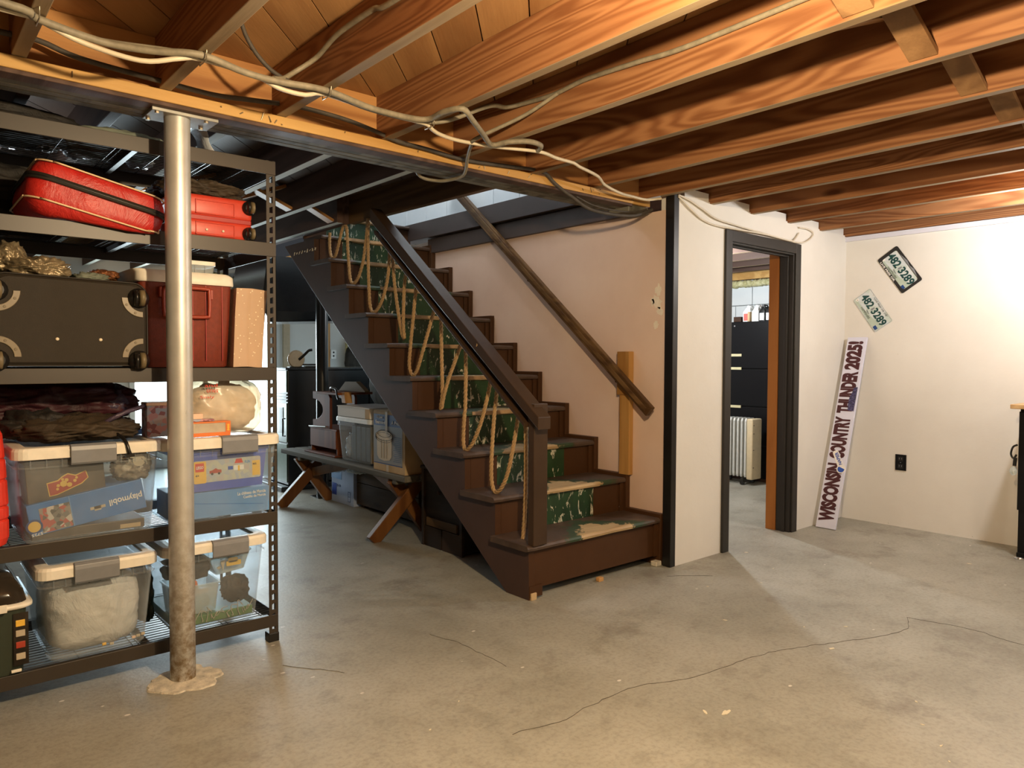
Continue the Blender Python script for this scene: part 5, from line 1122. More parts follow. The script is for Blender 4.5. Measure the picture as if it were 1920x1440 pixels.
# ------------------------------------------------------------------ bench and what stands on and under it
bn = thing('bench', 'weathered picnic bench with crossed legs under the stairs', 'bench', (2.72, 5.02, 0))
for x0, x1 in ((2.560, 2.672), (2.682, 2.794), (2.804, 2.912)):
    MB().box(x0, x1, 4.045, 6.01, 0.402, 0.440).build('slat', 'bench', bn, 0.004)
for y in (5.70, 4.22):
    MB().bar((2.415, y, 0.005), (2.82, y, 0.400), 0.045, 0.088, (0, 0, 1)).build('leg', 'benchleg', bn, 0.004)
    MB().bar((2.885, y+0.047, 0.005), (2.60, y+0.047, 0.400), 0.045, 0.088, (0, 0, 1)).build('leg', 'benchleg', bn, 0.004)
    MB().box(2.57, 2.90, y-0.05, y+0.0, 0.372, 0.402).build('cleat', 'bench', bn, 0.003)
MB().bar((2.70, 5.66, 0.27), (2.72, 5.1, 0.392), 0.04, 0.07).build('brace', 'benchleg', bn, 0.003)
MB().bar((2.70, 4.26, 0.27), (2.72, 4.7, 0.392), 0.04, 0.07).build('brace', 'benchleg', bn, 0.003)

tote('clear tote with white lid holding grey binders on the bench', 2.615, 2.890, 4.575, 5.095, 0.441, 0.745, 0.778, 0.022, 'clear', 'lidcool', 'latch', latches=False, panel='lidcool')
for i in range(4): solo(MB().box(2.64, 2.84, 4.63+i*0.072, 4.63+i*0.072+0.060, 0.460, 0.715), 'binder', 'greycontent', '%s grey binder inside the tote on the bench' % ['nearest', 'second', 'third', 'farthest of the first four'][i], 'binder', 0.004, group='grey binders in the bench tote')
solo(MB().box(2.634, 2.80, 4.597, 4.615, 0.458, 0.72), 'card_sheet', 'card', 'tan card sheet at the near end of the bench tote', 'card')
solo(blob((2.72, 5.00, 0.55), (0.06, 0.05, 0.09), 93, 0.5, 2.2, sub=4), 'plastic_wrap', 'plasticsheet', 'crinkled clear wrap at the far end of the bench tote', 'wrap')
fb = thing('flat_box', 'flat white cardboard box lying on the white tote lid', 'box', (2.76, 4.82, 0.779))
MB().box(2.605, 2.93, 4.58, 5.06, 0.780, 0.850).build('carton', 'whitecard', fb, 0.002)
MB().box(2.60, 2.935, 4.575, 5.065, 0.850, 0.858).build('lid', 'whitecard', fb, 0.002)
MB().box(2.602, 2.606, 4.58, 4.64, 0.780, 0.852).build('end_flap', 'card', fb)
cb = thing('canner_box', 'tall grey and blue cardboard box with a drawing of a pot', 'box', (2.72, 4.30, 0.441))
MB().box(2.585, 2.86, 4.085, 4.490, 0.441, 0.850).build('carton', 'card', cb, 0.002)
MB().box(2.5838, 2.5852, 4.115, 4.485, 0.500, 0.752).build('printed_panel', 'latch', cb)
MB().box(2.5838, 2.5852, 4.115, 4.485, 0.752, 0.830).build('title_band', 'navy', cb)
MB().box(2.5838, 2.5852, 4.115, 4.485, 0.490, 0.497).build('rule_line', 'navy', cb)
text('22 Quart', cb, 'white_ink', (2.5836, 4.405, 0.810), 0.085, 0.020, (0, -1, 0), (0, 0, 1), bold=0.01)
text('Enameled', cb, 'white_ink', (2.5836, 4.395, 0.776), 0.125, 0.024, (0, -1, 0), (0, 0, 1), bold=0.01)
text('A Pres', cb, 'white_ink', (2.5836, 4.200, 0.780), 0.110, 0.026, (0, -1, 0), (0, 0, 1), bold=0.01, shear=0.2)
def yz(pts, x=2.5834, th=0.0012): return MB().prism(pts, 'X', x-th, x)
yz([(4.440, 0.68), (4.437, 0.545), (4.41, 0.522), (4.34, 0.512), (4.275, 0.522), (4.252, 0.545), (4.248, 0.68)]).build('drawn_pot', 'tan', cb)
for (cy, cz, a, b, r_) in ((4.345, 0.685, 0.112, 0.034, 0.0022), (4.345, 0.700, 0.085, 0.026, 0.002), (4.345, 0.672, 0.112, 0.034, 0.0018)):
    MB().tube([(2.5826, cy+a*math.cos(t), cz+b*math.sin(t)) for t in [2*math.pi*k/28 for k in range(29)]], r_, 4).build('drawn_line', 'ink', cb)
el = [(4.345+0.110*math.cos(2*math.pi*k/24), 0.688+0.033*math.sin(2*math.pi*k/24)) for k in range(24)]
yz(el, 2.5832).build('drawn_rack', 'tan', cb)
for y in (4.31, 4.345, 4.38): yz([(y-0.001, 0.53), (y+0.001, 0.53), (y+0.001, 0.66), (y-0.001, 0.66)], 2.582, 0.0008).build('drawn_line', 'ink', cb)
for k in range(14): yz([(4.130, 0.52+k*0.0125), (4.225-0.01*(k % 3), 0.52+k*0.0125), (4.225-0.01*(k % 3), 0.5222+k*0.0125), (4.130, 0.5222+k*0.0125)]).build('text_line', 'navy', cb)
yz([(4.330, 0.70), (4.300, 0.70), (4.300, 0.850), (4.330, 0.850)], 2.5822, 0.0008).build('tape', 'tan', cb)
yz([(4.315, 0.441), (4.285, 0.441), (4.285, 0.490), (4.315, 0.490)], 2.5822, 0.0008).build('tape', 'tan', cb)
for a, b in ((4.085, 4.30), (4.30, 4.49)): MB().box(2.59, 2.855, a+0.004, b-0.004, 0.850, 0.856).build('flap', 'card', cb, 0.001)

# cherry wood stand with rounded cut-outs, on the far half of the bench
cs = thing('wooden_stand', 'cherry stained wooden stand with a round cut-out in its end', 'wooden stand', (2.75, 5.42, 0.441))
MB().box(2.63, 2.92, 5.16, 5.70, 0.441, 0.456).build('base', 'cherry', cs, 0.003)
MB().box(2.66, 2.90, 5.19, 5.66, 0.64, 0.655).build('shelf', 'cherry', cs, 0.003)
out = [(5.60, 0.655), (5.60, 0.945), (5.33, 0.935), (5.30, 0.90), (5.30, 0.655)]
hole = [(5.60, 0.72)]+[(5.52+0.085*math.cos(math.radians(a)), 0.80+0.085*math.sin(math.radians(a))) for a in range(-100, 101, 20)][::1]
prof = [(5.60, 0.655), (5.60, 0.715)]+[(5.60-0.18*math.sin(math.radians(a)), 0.80-0.085*math.cos(math.radians(a))) for a in range(0, 181, 15)]+[(5.60, 0.945), (5.33, 0.935), (5.30, 0.90), (5.30, 0.655)]
MB().prism(prof, 'X', 2.66, 2.682).build('side_panel', 'cherry', cs, 0.003)
MB().prism(prof, 'X', 2.88, 2.902).build('side_panel', 'cherry', cs, 0.003)
for y in (5.20, 5.65): MB().box(2.67, 2.89, y-0.008, y+0.008, 0.456, 0.64).build('end_panel', 'cherry', cs, 0.002)
MB().box(2.66, 2.675, 5.20, 5.65, 0.50, 0.64).build('front_rail', 'cherry', cs, 0.002)
MB().tube([(2.655, 5.66, 0.655), (2.655, 5.36, 0.668)], 0.006, 8).build('rod', 'chrome', cs)
MB().box(2.62, 2.93, 5.10, 5.46, 0.930, 0.948).build('top', 'cherry', cs, 0.004)
solo(MB().prism([(5.46, 0.95), (5.35, 1.025), (5.17, 1.030), (5.03, 0.96), (5.03, 0.95)], 'X', 2.82, 2.86), 'fibreboard', 'mdf', 'tan trapezoid board standing on the cherry wooden stand', 'board', 0.002)
fl = MB(); fl.tube(smooth_path([(2.66, 5.28, 0.955), (2.63, 5.22, 0.985), (2.63, 5.14, 0.975), (2.62, 5.10, 0.93), (2.62, 5.08, 0.90)], 0.01), 0.008, 8)
solo(fl, 'bent_hook', 'rubber', 'black bent hook in front of the tan board', 'hook')
solo(MB().prism([(5.04, 0.87), (5.10, 0.87), (5.12, 0.95), (5.06, 0.955)], 'X', 2.66, 2.72), 'wooden_block', 'rawwood', 'orange wooden block beside the bent hook', 'block', 0.004)

cv = thing('covered_furniture', 'dark piece of furniture shrouded in clear plastic behind the bench', 'covered furniture', (3.18, 5.1, 0))
blob((3.30, 5.12, 0.60), (0.15, 0.42, 0.62), 95, 0.06, 1.4, p=4.0, sub=5, flat=0.0).build('dark_body', 'purplecloth', cv)
blob((3.28, 5.30, 1.02), (0.18, 0.28, 0.24), 96, 0.10, 2.0, p=2.8, sub=5).build('plastic_cover', 'milky', cv)
# below the bench
bb_ = thing('printed_carton', 'pale blue printed carton on the floor under the bench', 'carton', (2.99, 5.50, 0))
MB().box(2.88, 3.10, 5.325, 5.71, 0.0, 0.31).build('carton', 'bluecard', bb_, 0.003)
MB().box(2.8788, 2.880, 5.53, 5.71, 0.20, 0.27).build('blue_print', 'skyblue', bb_)
MB().box(2.8788, 2.880, 5.62, 5.70, 0.06, 0.16).build('blue_print', 'signblue', bb_)
for y in (5.56, 5.60): MB().lathe([(0.012, 0), (0.012, -0.001)], (2.8795, y, 0.145), 'X', 10).build('symbol_print', 'navy', bb_)
for (a, b, c, d) in ((5.38, 5.42, 0.03, 0.034), (5.38, 5.42, 0.11, 0.114), (5.38, 5.382, 0.03, 0.114), (5.418, 5.42, 0.03, 0.114), (5.38, 5.42, 0.07, 0.074)): MB().box(2.8788, 2.880, a, b, c, d).build('box_symbol', 'navy', bb_)
solo(blob((2.82, 5.52, 0.335), (0.07, 0.15, 0.045), 97, 0.45, 2.2, sub=4), 'plastic_wrap', 'milky', 'torn clear plastic stuffed on top of the pale blue carton', 'wrap')
solo(blob((2.84, 5.20, 0.335), (0.06, 0.13, 0.035), 98, 0.25, 2.0, sub=4), 'plastic_wrap', 'milky', 'grey plastic bulge hanging under the middle of the bench', 'wrap')
pk_ = thing('wooden_chest', 'long low dull brown wooden chest behind the bench legs', 'chest', (3.1, 4.85, 0.03))
for z0, z1 in ((0.03, 0.205), (0.209, 0.385)): MB().box(2.90, 3.10, 4.40, 5.31, z0, z1).build('side_board', 'plankbox', pk_, 0.003)
for y in (4.44, 5.24): MB().box(2.93, 3.08, y, y+0.05, 0.0, 0.03).build('foot', 'plankbox', pk_)
oc = thing('wooden_chest', 'old near-black wooden chest on the floor beneath the lower stairs', 'chest', (2.95, 3.76, 0))
MB().box(2.662, 3.25, 3.55, 3.975, 0.01, 0.50).build('body', 'chest', oc, 0.004)
MB().box(2.648, 2.664, 3.60, 3.93, 0.135, 0.188).build('batten', 'plankbox', oc, 0.003)
MB().box(2.645, 2.664, 3.955, 3.98, 0.0, 0.51).build('corner_strip', 'chest', oc, 0.002)
MB().box(2.645, 2.664, 3.54, 3.565, 0.0, 0.51).build('corner_strip', 'chest', oc, 0.002)
MB().box(2.650, 2.664, 3.565, 3.755, 0.0, 0.13).build('lower_panel', 'chest', oc, 0.002)
MB().box(2.650, 2.664, 3.765, 3.955, 0.0, 0.13).build('lower_panel', 'chest', oc, 0.002)
MB().lathe([(0.014, 0), (0.010, -0.006)], (2.655, 3.80, 0.36), 'X', 12).build('keyhole_plate', 'rust', oc)
MB().box(2.64, 3.27, 3.53, 3.99, 0.50, 0.52).build('lid', 'chest', oc, 0.004)

# ------------------------------------------------------------------ stove and the far area
sv = thing('pellet_stove', 'black enamelled stove with pale green lit front behind the bench', 'stove', (3.2, 6.75, 0))
MB().box(2.79, 3.62, 6.385, 7.02, 0.05, 1.105).build('body', 'stove', sv, 0.006)
MB().box(2.76, 3.66, 6.36, 7.05, 1.105, 1.125).build('top', 'stove', sv, 0.003)
MB().box(2.782, 2.790, 6.40, 7.00, 0.90, 1.10).build('upper_panel', 'stovelit', sv, 0.002)
for z in (0.815, 0.843, 0.871): MB().box(2.768, 2.79, 6.37, 7.03, z, z+0.014).build('vent_rib', 'stove', sv, 0.002)
MB().box(2.782, 2.790, 6.40, 7.00, 0.44, 0.80).build('door', 'stovelit', sv, 0.002)
MB().box(2.778, 2.783, 6.47, 6.93, 0.52, 0.76).build('door_glass', 'stoveglass', sv, 0.002)
MB().tube([(2.775, 6.41, 0.66), (2.75, 6.41, 0.66), (2.75, 6.41, 0.50), (2.775, 6.41, 0.50)], 0.007, 8).build('handle', 'stove', sv)
MB().box(2.782, 2.790, 6.40, 7.00, 0.07, 0.425).build('ash_door', 'stovelit', sv, 0.002)
MB().box(2.70, 3.66, 6.33, 7.10, 0.0, 0.045).build('hearth_pad', 'stove', sv, 0.004)
ir = thing('hand_tool', 'tan disc sander with black handle on top of the black stove', 'tool', (2.93, 6.52, 1.126))
MB().lathe([(0.075, 0), (0.085, 0.012), (0.080, 0.028), (0.05, 0.036)], (2.93, 6.50, 1.205), 'Y', 20).build('disc', 'tan', ir)
MB().box(2.86, 3.0, 6.495, 6.56, 1.126, 1.135).build('foot', 'rubber', ir, 0.003)
MB().tube(smooth_path([(2.95, 6.50, 1.20), (2.99, 6.47, 1.245), (3.025, 6.45, 1.285), (3.055, 6.44, 1.292)], 0.01), 0.013, 8).build('handle', 'rubber', ir)
tr = thing('tool_tray', 'small black plastic tray on the stove beside the tan disc tool', 'tray', (3.05, 6.46, 1.126))
for z in (1.126, 1.146): MB().box(2.99, 3.14, 6.42, 6.52, z, z+0.015).build('tier', 'rubber', tr, 0.003)
ct_ = thing('black_counter', 'long black cabinet beyond the bench, level with the stove top', 'cabinet', (4.1, 6.9, 0))
MB().box(3.67, 4.60, 6.45, 7.10, 0.0, 1.10).build('body', 'stove', ct_, 0.004)
MB().box(3.665, 4.62, 6.43, 7.12, 1.10, 1.124).build('top', 'stove', ct_, 0.003)
hd = thing('duct_hood', 'large black ventilation duct hanging from the far ceiling', 'duct', (3.4, 6.9, 1.56))
MB().loft([[(2.70, 6.55, 1.545), (4.30, 6.55, 1.625), (4.30, 7.4, 1.625), (2.70, 7.4, 1.545)], [(2.62, 6.50, 1.64), (4.36, 6.50, 1.70), (4.36, 7.45, 1.70), (2.62, 7.45, 1.64)], [(2.70, 6.55, 2.155), (4.36, 6.55, 2.155), (4.36, 7.4, 2.155), (2.70, 7.4, 2.155)]]).build('hood', 'stove', hd, 0.004)
MB().bar((2.60, 6.3, 2.15), (2.52, 6.4, 1.25), 0.03, 0.03).build('strut', 'blackpole', hd)
ol = thing('power_outlet', 'white outlet plate on the brown post of the far wall', 'outlet', (4.34, 8.54, 1.24))
MB().box(4.305, 4.375, 8.535, 8.55, 1.21, 1.325).build('plate', 'porcelain', ol, 0.002)
for z in (1.245, 1.29): MB().lathe([(0.012, 0), (0.012, -0.002)], (4.34, 8.535, z), 'Y', 12).build('socket', 'ink', ol)
hj = thing('hanging_jacket', 'black jacket hanging against the far wall beside the outlet', 'jacket', (4.62, 8.45, 0.9))
blob((4.68, 8.52, 1.15), (0.17, 0.09, 0.30), 99, 0.2, 1.5, p=2.6, sub=4).build('cloth', 'blackcloth', hj)

# lit bulb behind the rack
bl = thing('ceiling_bulb', 'glaring cool white bulb in a porcelain socket behind the shelving', 'lamp', (0.47, 4.16, 2.155))
MB().lathe([(0.055, 2.155), (0.055, 2.135), (0.030, 2.120), (0.024, 2.09)], (0.47, 4.16, 0), n=20).build('socket', 'porcelain', bl)
MB().lathe([(0.014, 2.092), (0.022, 2.080), (0.031, 2.055), (0.030, 2.035), (0.018, 2.018), (0.003, 2.012)], (0.47, 4.16, 0), n=20).build('globe', 'bulb', bl)

for i, (x0, x1) in enumerate(((2.55, 3.05), (3.05, 3.55), (3.55, 3.95))):
    b_ = blob(((x0+x1)/2, 8.50, 2.02), (0.26, 0.07, 0.15), 110+i, 0.25, 2, p=4, sub=4)
    solo(b_, 'insulation', 'insul', '%s yellow insulation batt along the top of the far wall' % ['leftmost', 'middle', 'rightmost'][i], 'insulation')
# ------------------------------------------------------------------ store room things
fc = thing('filing_cabinet', 'tall black filing cabinet seen through the doorway', 'filing cabinet', (6.8, 4.1, 0))
MB().box(6.612, 7.05, 3.705, 4.62, 0.03, 1.602).build('body', 'cabinet', fc, 0.004)
for i, (z0, z1) in enumerate(((0.05, 0.36), (0.37, 0.74), (0.75, 1.12), (1.13, 1.59))):
    d = MB().box(6.600, 6.612, 3.712, 4.612, z0, z1).build('drawer', 'cabinet', fc, 0.003)
for z in (0.727, 1.115, 1.250): MB().box(6.592, 6.600, 4.105, 4.245, z, z+0.026).build('label_holder', 'brass', fc, 0.001)
MB().lathe([(0.008, 0), (0.008, -0.004)], (6.600, 4.19, 1.56), 'X', 10).build('lock', 'chrome', fc)
MB().box(6.60, 7.06, 3.70, 4.63, 0.0, 0.03).build('plinth', 'rust', fc)
def jug(label, y, w_, mat, lm, x=6.68, h=0.155):
    t = thing('jug', label, 'jug', (x, y, 1.603), 'plastic jugs on top of the filing cabinet')
    MB().loft([[(x-0.045, y-w_/2, 1.603), (x+0.075, y-w_/2, 1.603), (x+0.075, y+w_/2, 1.603), (x-0.045, y+w_/2, 1.603)],
               [(x-0.045, y-w_/2, 1.603+h*0.62), (x+0.075, y-w_/2, 1.603+h*0.62), (x+0.075, y+w_/2, 1.603+h*0.62), (x-0.045, y+w_/2, 1.603+h*0.62)],
               [(x-0.02, y-w_*0.22, 1.603+h*0.93), (x+0.04, y-w_*0.22, 1.603+h*0.93), (x+0.04, y+w_*0.22, 1.603+h*0.93), (x-0.02, y+w_*0.22, 1.603+h*0.93)]]).build('body', mat, t, 0.006, 3)
    MB().lathe([(0.017, 1.603+h*0.92), (0.017, 1.603+h*1.06)], (x-0.005, y, 0), n=12).build('cap', mat, t)
    MB().tube(smooth_path([(x-0.03, y-w_*0.3, 1.603+h*0.7), (x-0.035, y-w_*0.42, 1.603+h*0.95), (x+0.01, y-w_*0.45, 1.603+h*1.0), (x+0.03, y-w_*0.3, 1.603+h*0.85)], 0.01), 0.007, 7).build('handle', mat, t)
    MB().box(x-0.0465, x-0.045, y-w_*0.36, y+w_*0.36, 1.612, 1.603+h*0.52).build('label', lm, t)
jug('white jug with a red label, leftmost of the jugs on the cabinet', 4.08, 0.085, 'jugwhite', 'label_r')
jug('plain white jug, second from the left on the cabinet', 3.985, 0.075, 'jugwhite', 'jugwhite')
jug('black jug with white label next to the plain white jug', 3.91, 0.065, 'jugblack', 'label_w')
jug('black jug with white label at the right end of the row', 3.835, 0.075, 'jugblack', 'label_w')
solo(MB().box(6.62, 6.66, 4.035, 4.06, 1.603, 1.70), 'small_carton', 'card', 'narrow tan carton in front of the white jugs', 'carton', 0.002)
solo(MB().box(6.63, 6.76, 4.14, 4.225, 1.603, 1.655), 'small_case', 'rust', 'small dark brown case left of the jugs', 'case', 0.004)
solo(MB().box(6.66, 6.80, 3.715, 3.785, 1.603, 1.68), 'small_case', 'crest', 'dark red case right of the jugs', 'case', 0.004)
ht = thing('oil_heater', 'cream oil filled radiator heater with white fins beside the filing cabinet', 'heater', (6.40, 4.03, 0))
for k in range(8):
    y = 3.875+k*0.042
    MB().loft([ring(6.325, 6.475, y, y+0.016, 0.075, 0.006, 2), ring(6.320, 6.480, y-0.003, y+0.019, 0.10, 0.008, 2), ring(6.320, 6.480, y-0.003, y+0.019, 0.62, 0.008, 2), ring(6.335, 6.465, y, y+0.016, 0.648, 0.006, 2)]).build('fin', 'heat', ht)
MB().box(6.39, 6.41, 3.86, 4.20, 0.12, 0.60).build('core', 'cabinet', ht)
MB().box(6.315, 6.485, 3.80, 3.865, 0.055, 0.645).build('end_cover', 'heatend', ht, 0.012, 3)
for z in (0.17, 0.34, 0.50, 0.58): MB().box(6.33, 6.345, 3.797, 3.801, z, z+0.006).build('vent_slot', 'ink', ht)
for y in (3.90, 4.15):
    MB().box(6.30, 6.50, y-0.015, y+0.015, 0.04, 0.07).build('foot_bar', 'rubber', ht, 0.004)
    for x in (6.31, 6.49): MB().lathe([(0.022, -0.01), (0.022, 0.01)], (x, y, 0.022), 'X', 14).build('caster', 'rubber', ht)
MB().tube(smooth_path([(6.31, 4.10, 0.45), (6.30, 4.13, 0.30), (6.29, 4.15, 0.10), (6.28, 4.17, 0.01)], 0.02), 0.004, 6).build('power_cord', 'rubber', ht)

# ------------------------------------------------------------------ right wall: plates, outlet, sign board, desk
def wallframe(y, z, dy_, dz_, x=5.603):
    X_ = Vector((0, dy_, dz_)).normalized(); Z_ = Vector((-1, 0, 0)); Y_ = Z_.cross(X_)
    M = Matrix((X_, Y_, Z_)).transposed().to_4x4(); M.translation = Vector((x, y, z)); return M
def plate(label, y, z, dy_, dz_, framed):
    t = thing('license_plate', label, 'license plate', M=wallframe(y, z, dy_, dz_))
    b = MB().prism(rr(0, 0, 0.150, 0.0765, 0.012, 4), 'Z', 0.0005, 0.0025).build('plate', 'plate', t, org=Vector())
    MB().prism([(-0.13, -0.068), (0.135, -0.068), (0.142, -0.055), (0.142, 0.0), (0.05, -0.03), (-0.05, -0.045), (-0.13, -0.05)], 'Z', 0.0025, 0.0029).build('hill_print', 'platelow', b)
    text('482', t, 'plategreen', (-0.079, 0.010, 0.003), 0.110, 0.060, (1, 0, 0), (0, 1, 0), bold=0.03, depth=0.0015)
    text('3289', t, 'plategreen', (0.069, 0.010, 0.003), 0.138, 0.060, (1, 0, 0), (0, 1, 0), bold=0.03, depth=0.0015)
    text('HAMPSHIRE', t, 'ink', (-0.015, -0.052, 0.003), 0.105, 0.016, (1, 0, 0), (0, 1, 0), depth=0.0008)
    text('New', t, 'ink', (-0.01, -0.033, 0.003), 0.04, 0.012, (1, 0, 0), (0, 1, 0), depth=0.0008, shear=0.4)
    MB().prism([(-0.016, 0.0), (-0.008, -0.012), (0.0, 0.004), (-0.002, 0.022), (-0.012, 0.024)], 'Z', 0.0029, 0.0034).build('profile_print', 'latch', b)
    MB().box(0.105, 0.135, -0.066, -0.042, 0.0026, 0.0034).build('blue_sticker', 'navy', t)
    MB().box(-0.140, -0.122, -0.056, -0.036, 0.0026, 0.0034).build('month_sticker', 'white_ink', t)
    if not framed:
        text('"LIVE FREE OR DIE"', t, 'ink', (0.015, 0.060, 0.003), 0.175, 0.012, (1, 0, 0), (0, 1, 0), depth=0.0008)
        text('4', t, 'ink', (-0.131, -0.046, 0.0036), 0.006, 0.010, (1, 0, 0), (0, 1, 0), depth=0.0006)
        ed = [(x, y_, 0.003) for x, y_ in rr(0, 0, 0.146, 0.0725, 0.012, 4)]; ed.append(ed[0]); MB().tube(ed, 0.0012, 5).build('rolled_edge', 'chrome', t, org=Vector())
    else:
        out_ = rr(0, 0, 0.158, 0.083, 0.014, 4); inn_ = rr(0.002, 0.0, 0.136, 0.062, 0.016, 4)
        inn_ = [(x, y_) for x, y_ in inn_]
        L_ = [[(x, y_, 0.0026) for x, y_ in out_], [(x, y_, 0.006) for x, y_ in out_], [(x, y_, 0.006) for x, y_ in inn_], [(x, y_, 0.0026) for x, y_ in inn_]]
        MB().loft(L_, False, False).build('frame', 'ink', t, 0.001, org=Vector(), label='black picture frame round the plate')
        text('LIVE FREE OR', t, 'white_ink', (-0.04, -0.072, 0.0062), 0.175, 0.013, (1, 0, 0), (0, 1, 0), depth=0.0008, bold=0.02)
        MB().prism([(-0.09, 0.065), (-0.02, 0.079), (0.02, 0.070), (0.06, 0.080), (0.12, 0.066)], 'Z', 0.006, 0.0066).build('mountain_print', 'latch', t, org=Vector())
    for x in (-0.09, 0.09):
        MB().lathe([(0.004, 0.0026), (0.003, 0.0045)], (x, 0.066, 0), n=10).build('screw', 'chrome', t, org=Vector())
plate('upper license plate in a black picture frame, tilted on the white wall', 2.2075, 1.873, -0.167, -0.242, True)
plate('lower unframed license plate reading 482 3289, tilted on the white wall', 2.3935, 1.587, -0.165, -0.245, False)

ou = thing('power_outlet', 'black outlet plate low on the right white wall', 'outlet', (5.60, 2.170, 0.415))
MB().box(5.597, 5.604, 2.132, 2.208, 0.414, 0.530).build('plate', 'cabinet', ou, 0.002)
for z in (0.445, 0.499):
    f_ = MB().box(5.5945, 5.597, 2.152, 2.188, z-0.016, z+0.016).build('receptacle', 'rubber', ou, 0.003)
    for y in (2.162, 2.178): MB().box(5.594, 5.595, y-0.0015, y+0.0015, z-0.004, z+0.008).build('slot', 'latch', f_)
MB().lathe([(0.003, 0), (0.003, -0.002)], (5.597, 2.170, 0.472), 'X', 8).build('screw', 'latch', ou)

Ly = Vector((5.578-5.122, 0, 1.385)); LB = Ly.length
Xb = Vector((0, -1, 0)); Yb = Ly.normalized(); Zb = Xb.cross(Yb)
Mb_ = Matrix((Xb, Yb, Zb)).transposed().to_4x4(); Mb_.translation = Vector((5.122, 2.4905, 0.004))
sb = thing('sign_board', 'long white board lettered WISCONSIN COUNTRY THUNDER 2025 leaning in the corner', 'sign', M=Mb_)
MB().box(-0.072, 0.072, 0.0, LB, -0.019, 0.0).build('board', 'signboard', sb, 0.002, org=Vector())
def up_text(s, y0, y1, mat='maroonink', x=-0.004, h=0.114):
    text(s, sb, mat, (x, (y0+y1)/2, 0.0002), y1-y0, h, (0, 1, 0), (-1, 0, 0), bold=0.06, depth=0.0012)
up_text('WISCONSIN', 0.050, 0.480); up_text('COUNTRY', 0.515, 0.835); up_text('THUNDER', 0.862, 1.185); up_text('2025!', 1.200, 1.425)
ov = MB().lathe([(0.030, 0.0012), (0.030, 0.0022)], (0.0, 0.0, 0), n=24)
stM = Vector((0.012, 0.475, 0)); 
def rot(p, a, c): return (c[0]+p[0]*math.cos(a)-p[1]*math.sin(a), c[1]+p[0]*math.sin(a)+p[1]*math.cos(a))
c_ = (0.018, 0.498); a_s = math.radians(118)
MB().prism([rot(p, a_s, c_) for p in rr(0.0, 0.0, 0.085, 0.021, 0.014, 4)], 'Z', 0.0012, 0.0022).build('sticker', 'white_ink', sb, org=Vector())
MB().prism([rot(p, a_s, c_) for p in rr(-0.062, 0.004, 0.033, 0.033, 0.032, 4)], 'Z', 0.0020, 0.0027).build('sticker_disc', 'white_ink', sb, org=Vector())
MB().prism([rot((-0.062+0.025*math.cos(math.radians(a)), 0.004+0.025*math.sin(math.radians(a))), a_s, c_) for a in range(20, 250, 15)], 'Z', 0.0026, 0.0032).build('sticker_mark', 'signblue', sb, org=Vector())
text('NAPIER', sb, 'signblue', (c_[0]+0.012*math.cos(a_s), c_[1]+0.012*math.sin(a_s)+0.008, 0.0034), 0.100, 0.024, (math.cos(a_s), math.sin(a_s), 0), (-math.sin(a_s), math.cos(a_s), 0), bold=0.02, depth=0.0008)
MB().prism([(0.020, 0.885), (0.064, 0.880), (0.066, 1.065), (0.040, 1.060), (0.030, 1.02), (0.018, 0.99), (0.014, 0.93)], 'Z', 0.0013, 0.0020).build('stamp', 'stamp', sb, org=Vector())

dk = thing('standing_desk', 'black standing desk with an oak top at the right edge of the room', 'desk', (5.3, 1.1, 0))
MB().box(5.148, 5.59, -0.25, 1.378, 0.925, 0.952).build('top', 'deskwood', dk, 0.003)
MB().box(5.265, 5.36, 1.29, 1.352, 0.03, 0.60).build('lower_leg', 'cabinet', dk, 0.003)
MB().box(5.257, 5.368, 1.283, 1.358, 0.30, 0.905).build('upper_leg', 'cabinet', dk, 0.003)
MB().box(5.245, 5.52, 1.28, 1.352, 0.012, 0.04).build('foot_bar', 'cabinet', dk, 0.003)
MB().box(5.25, 5.52, 1.285, 1.35, 0.905, 0.925).build('top_bar', 'cabinet', dk, 0.002)
MB().lathe([(0.032, 0.0), (0.034, 0.008), (0.018, 0.014)], (5.262, 1.335, 0), n=20).build('levelling_foot', 'chrome', dk)
MB().box(5.265, 5.36, -0.16, -0.10, 0.03, 0.905).build('leg', 'cabinet', dk, 0.003)
MB().box(5.2, 5.52, -0.17, -0.10, 0.0, 0.04).build('foot_bar', 'cabinet', dk, 0.003)
cl = thing('looped_cord', 'black cord looped at the edge of the standing desk', 'cord', (5.26, 1.375, 0.60))
MB().tube(smooth_path([(5.255, 1.362, 0.70), (5.255, 1.385, 0.685), (5.255, 1.395, 0.64), (5.255, 1.380, 0.615), (5.255, 1.366, 0.64)], 0.008), 0.006, 7).build('loop', 'rubber', cl)
MB().tube([(5.255, 1.372, 0.62), (5.255, 1.376, 0.57)], 0.010, 8).build('plug', 'rubber', cl)
MB().lathe([(0.008, 0.565), (0.019, 0.545), (0.020, 0.528), (0.010, 0.512), (0.002, 0.510)], (5.255, 1.380, 0), n=14).build('clear_bulb', 'milky', cl)

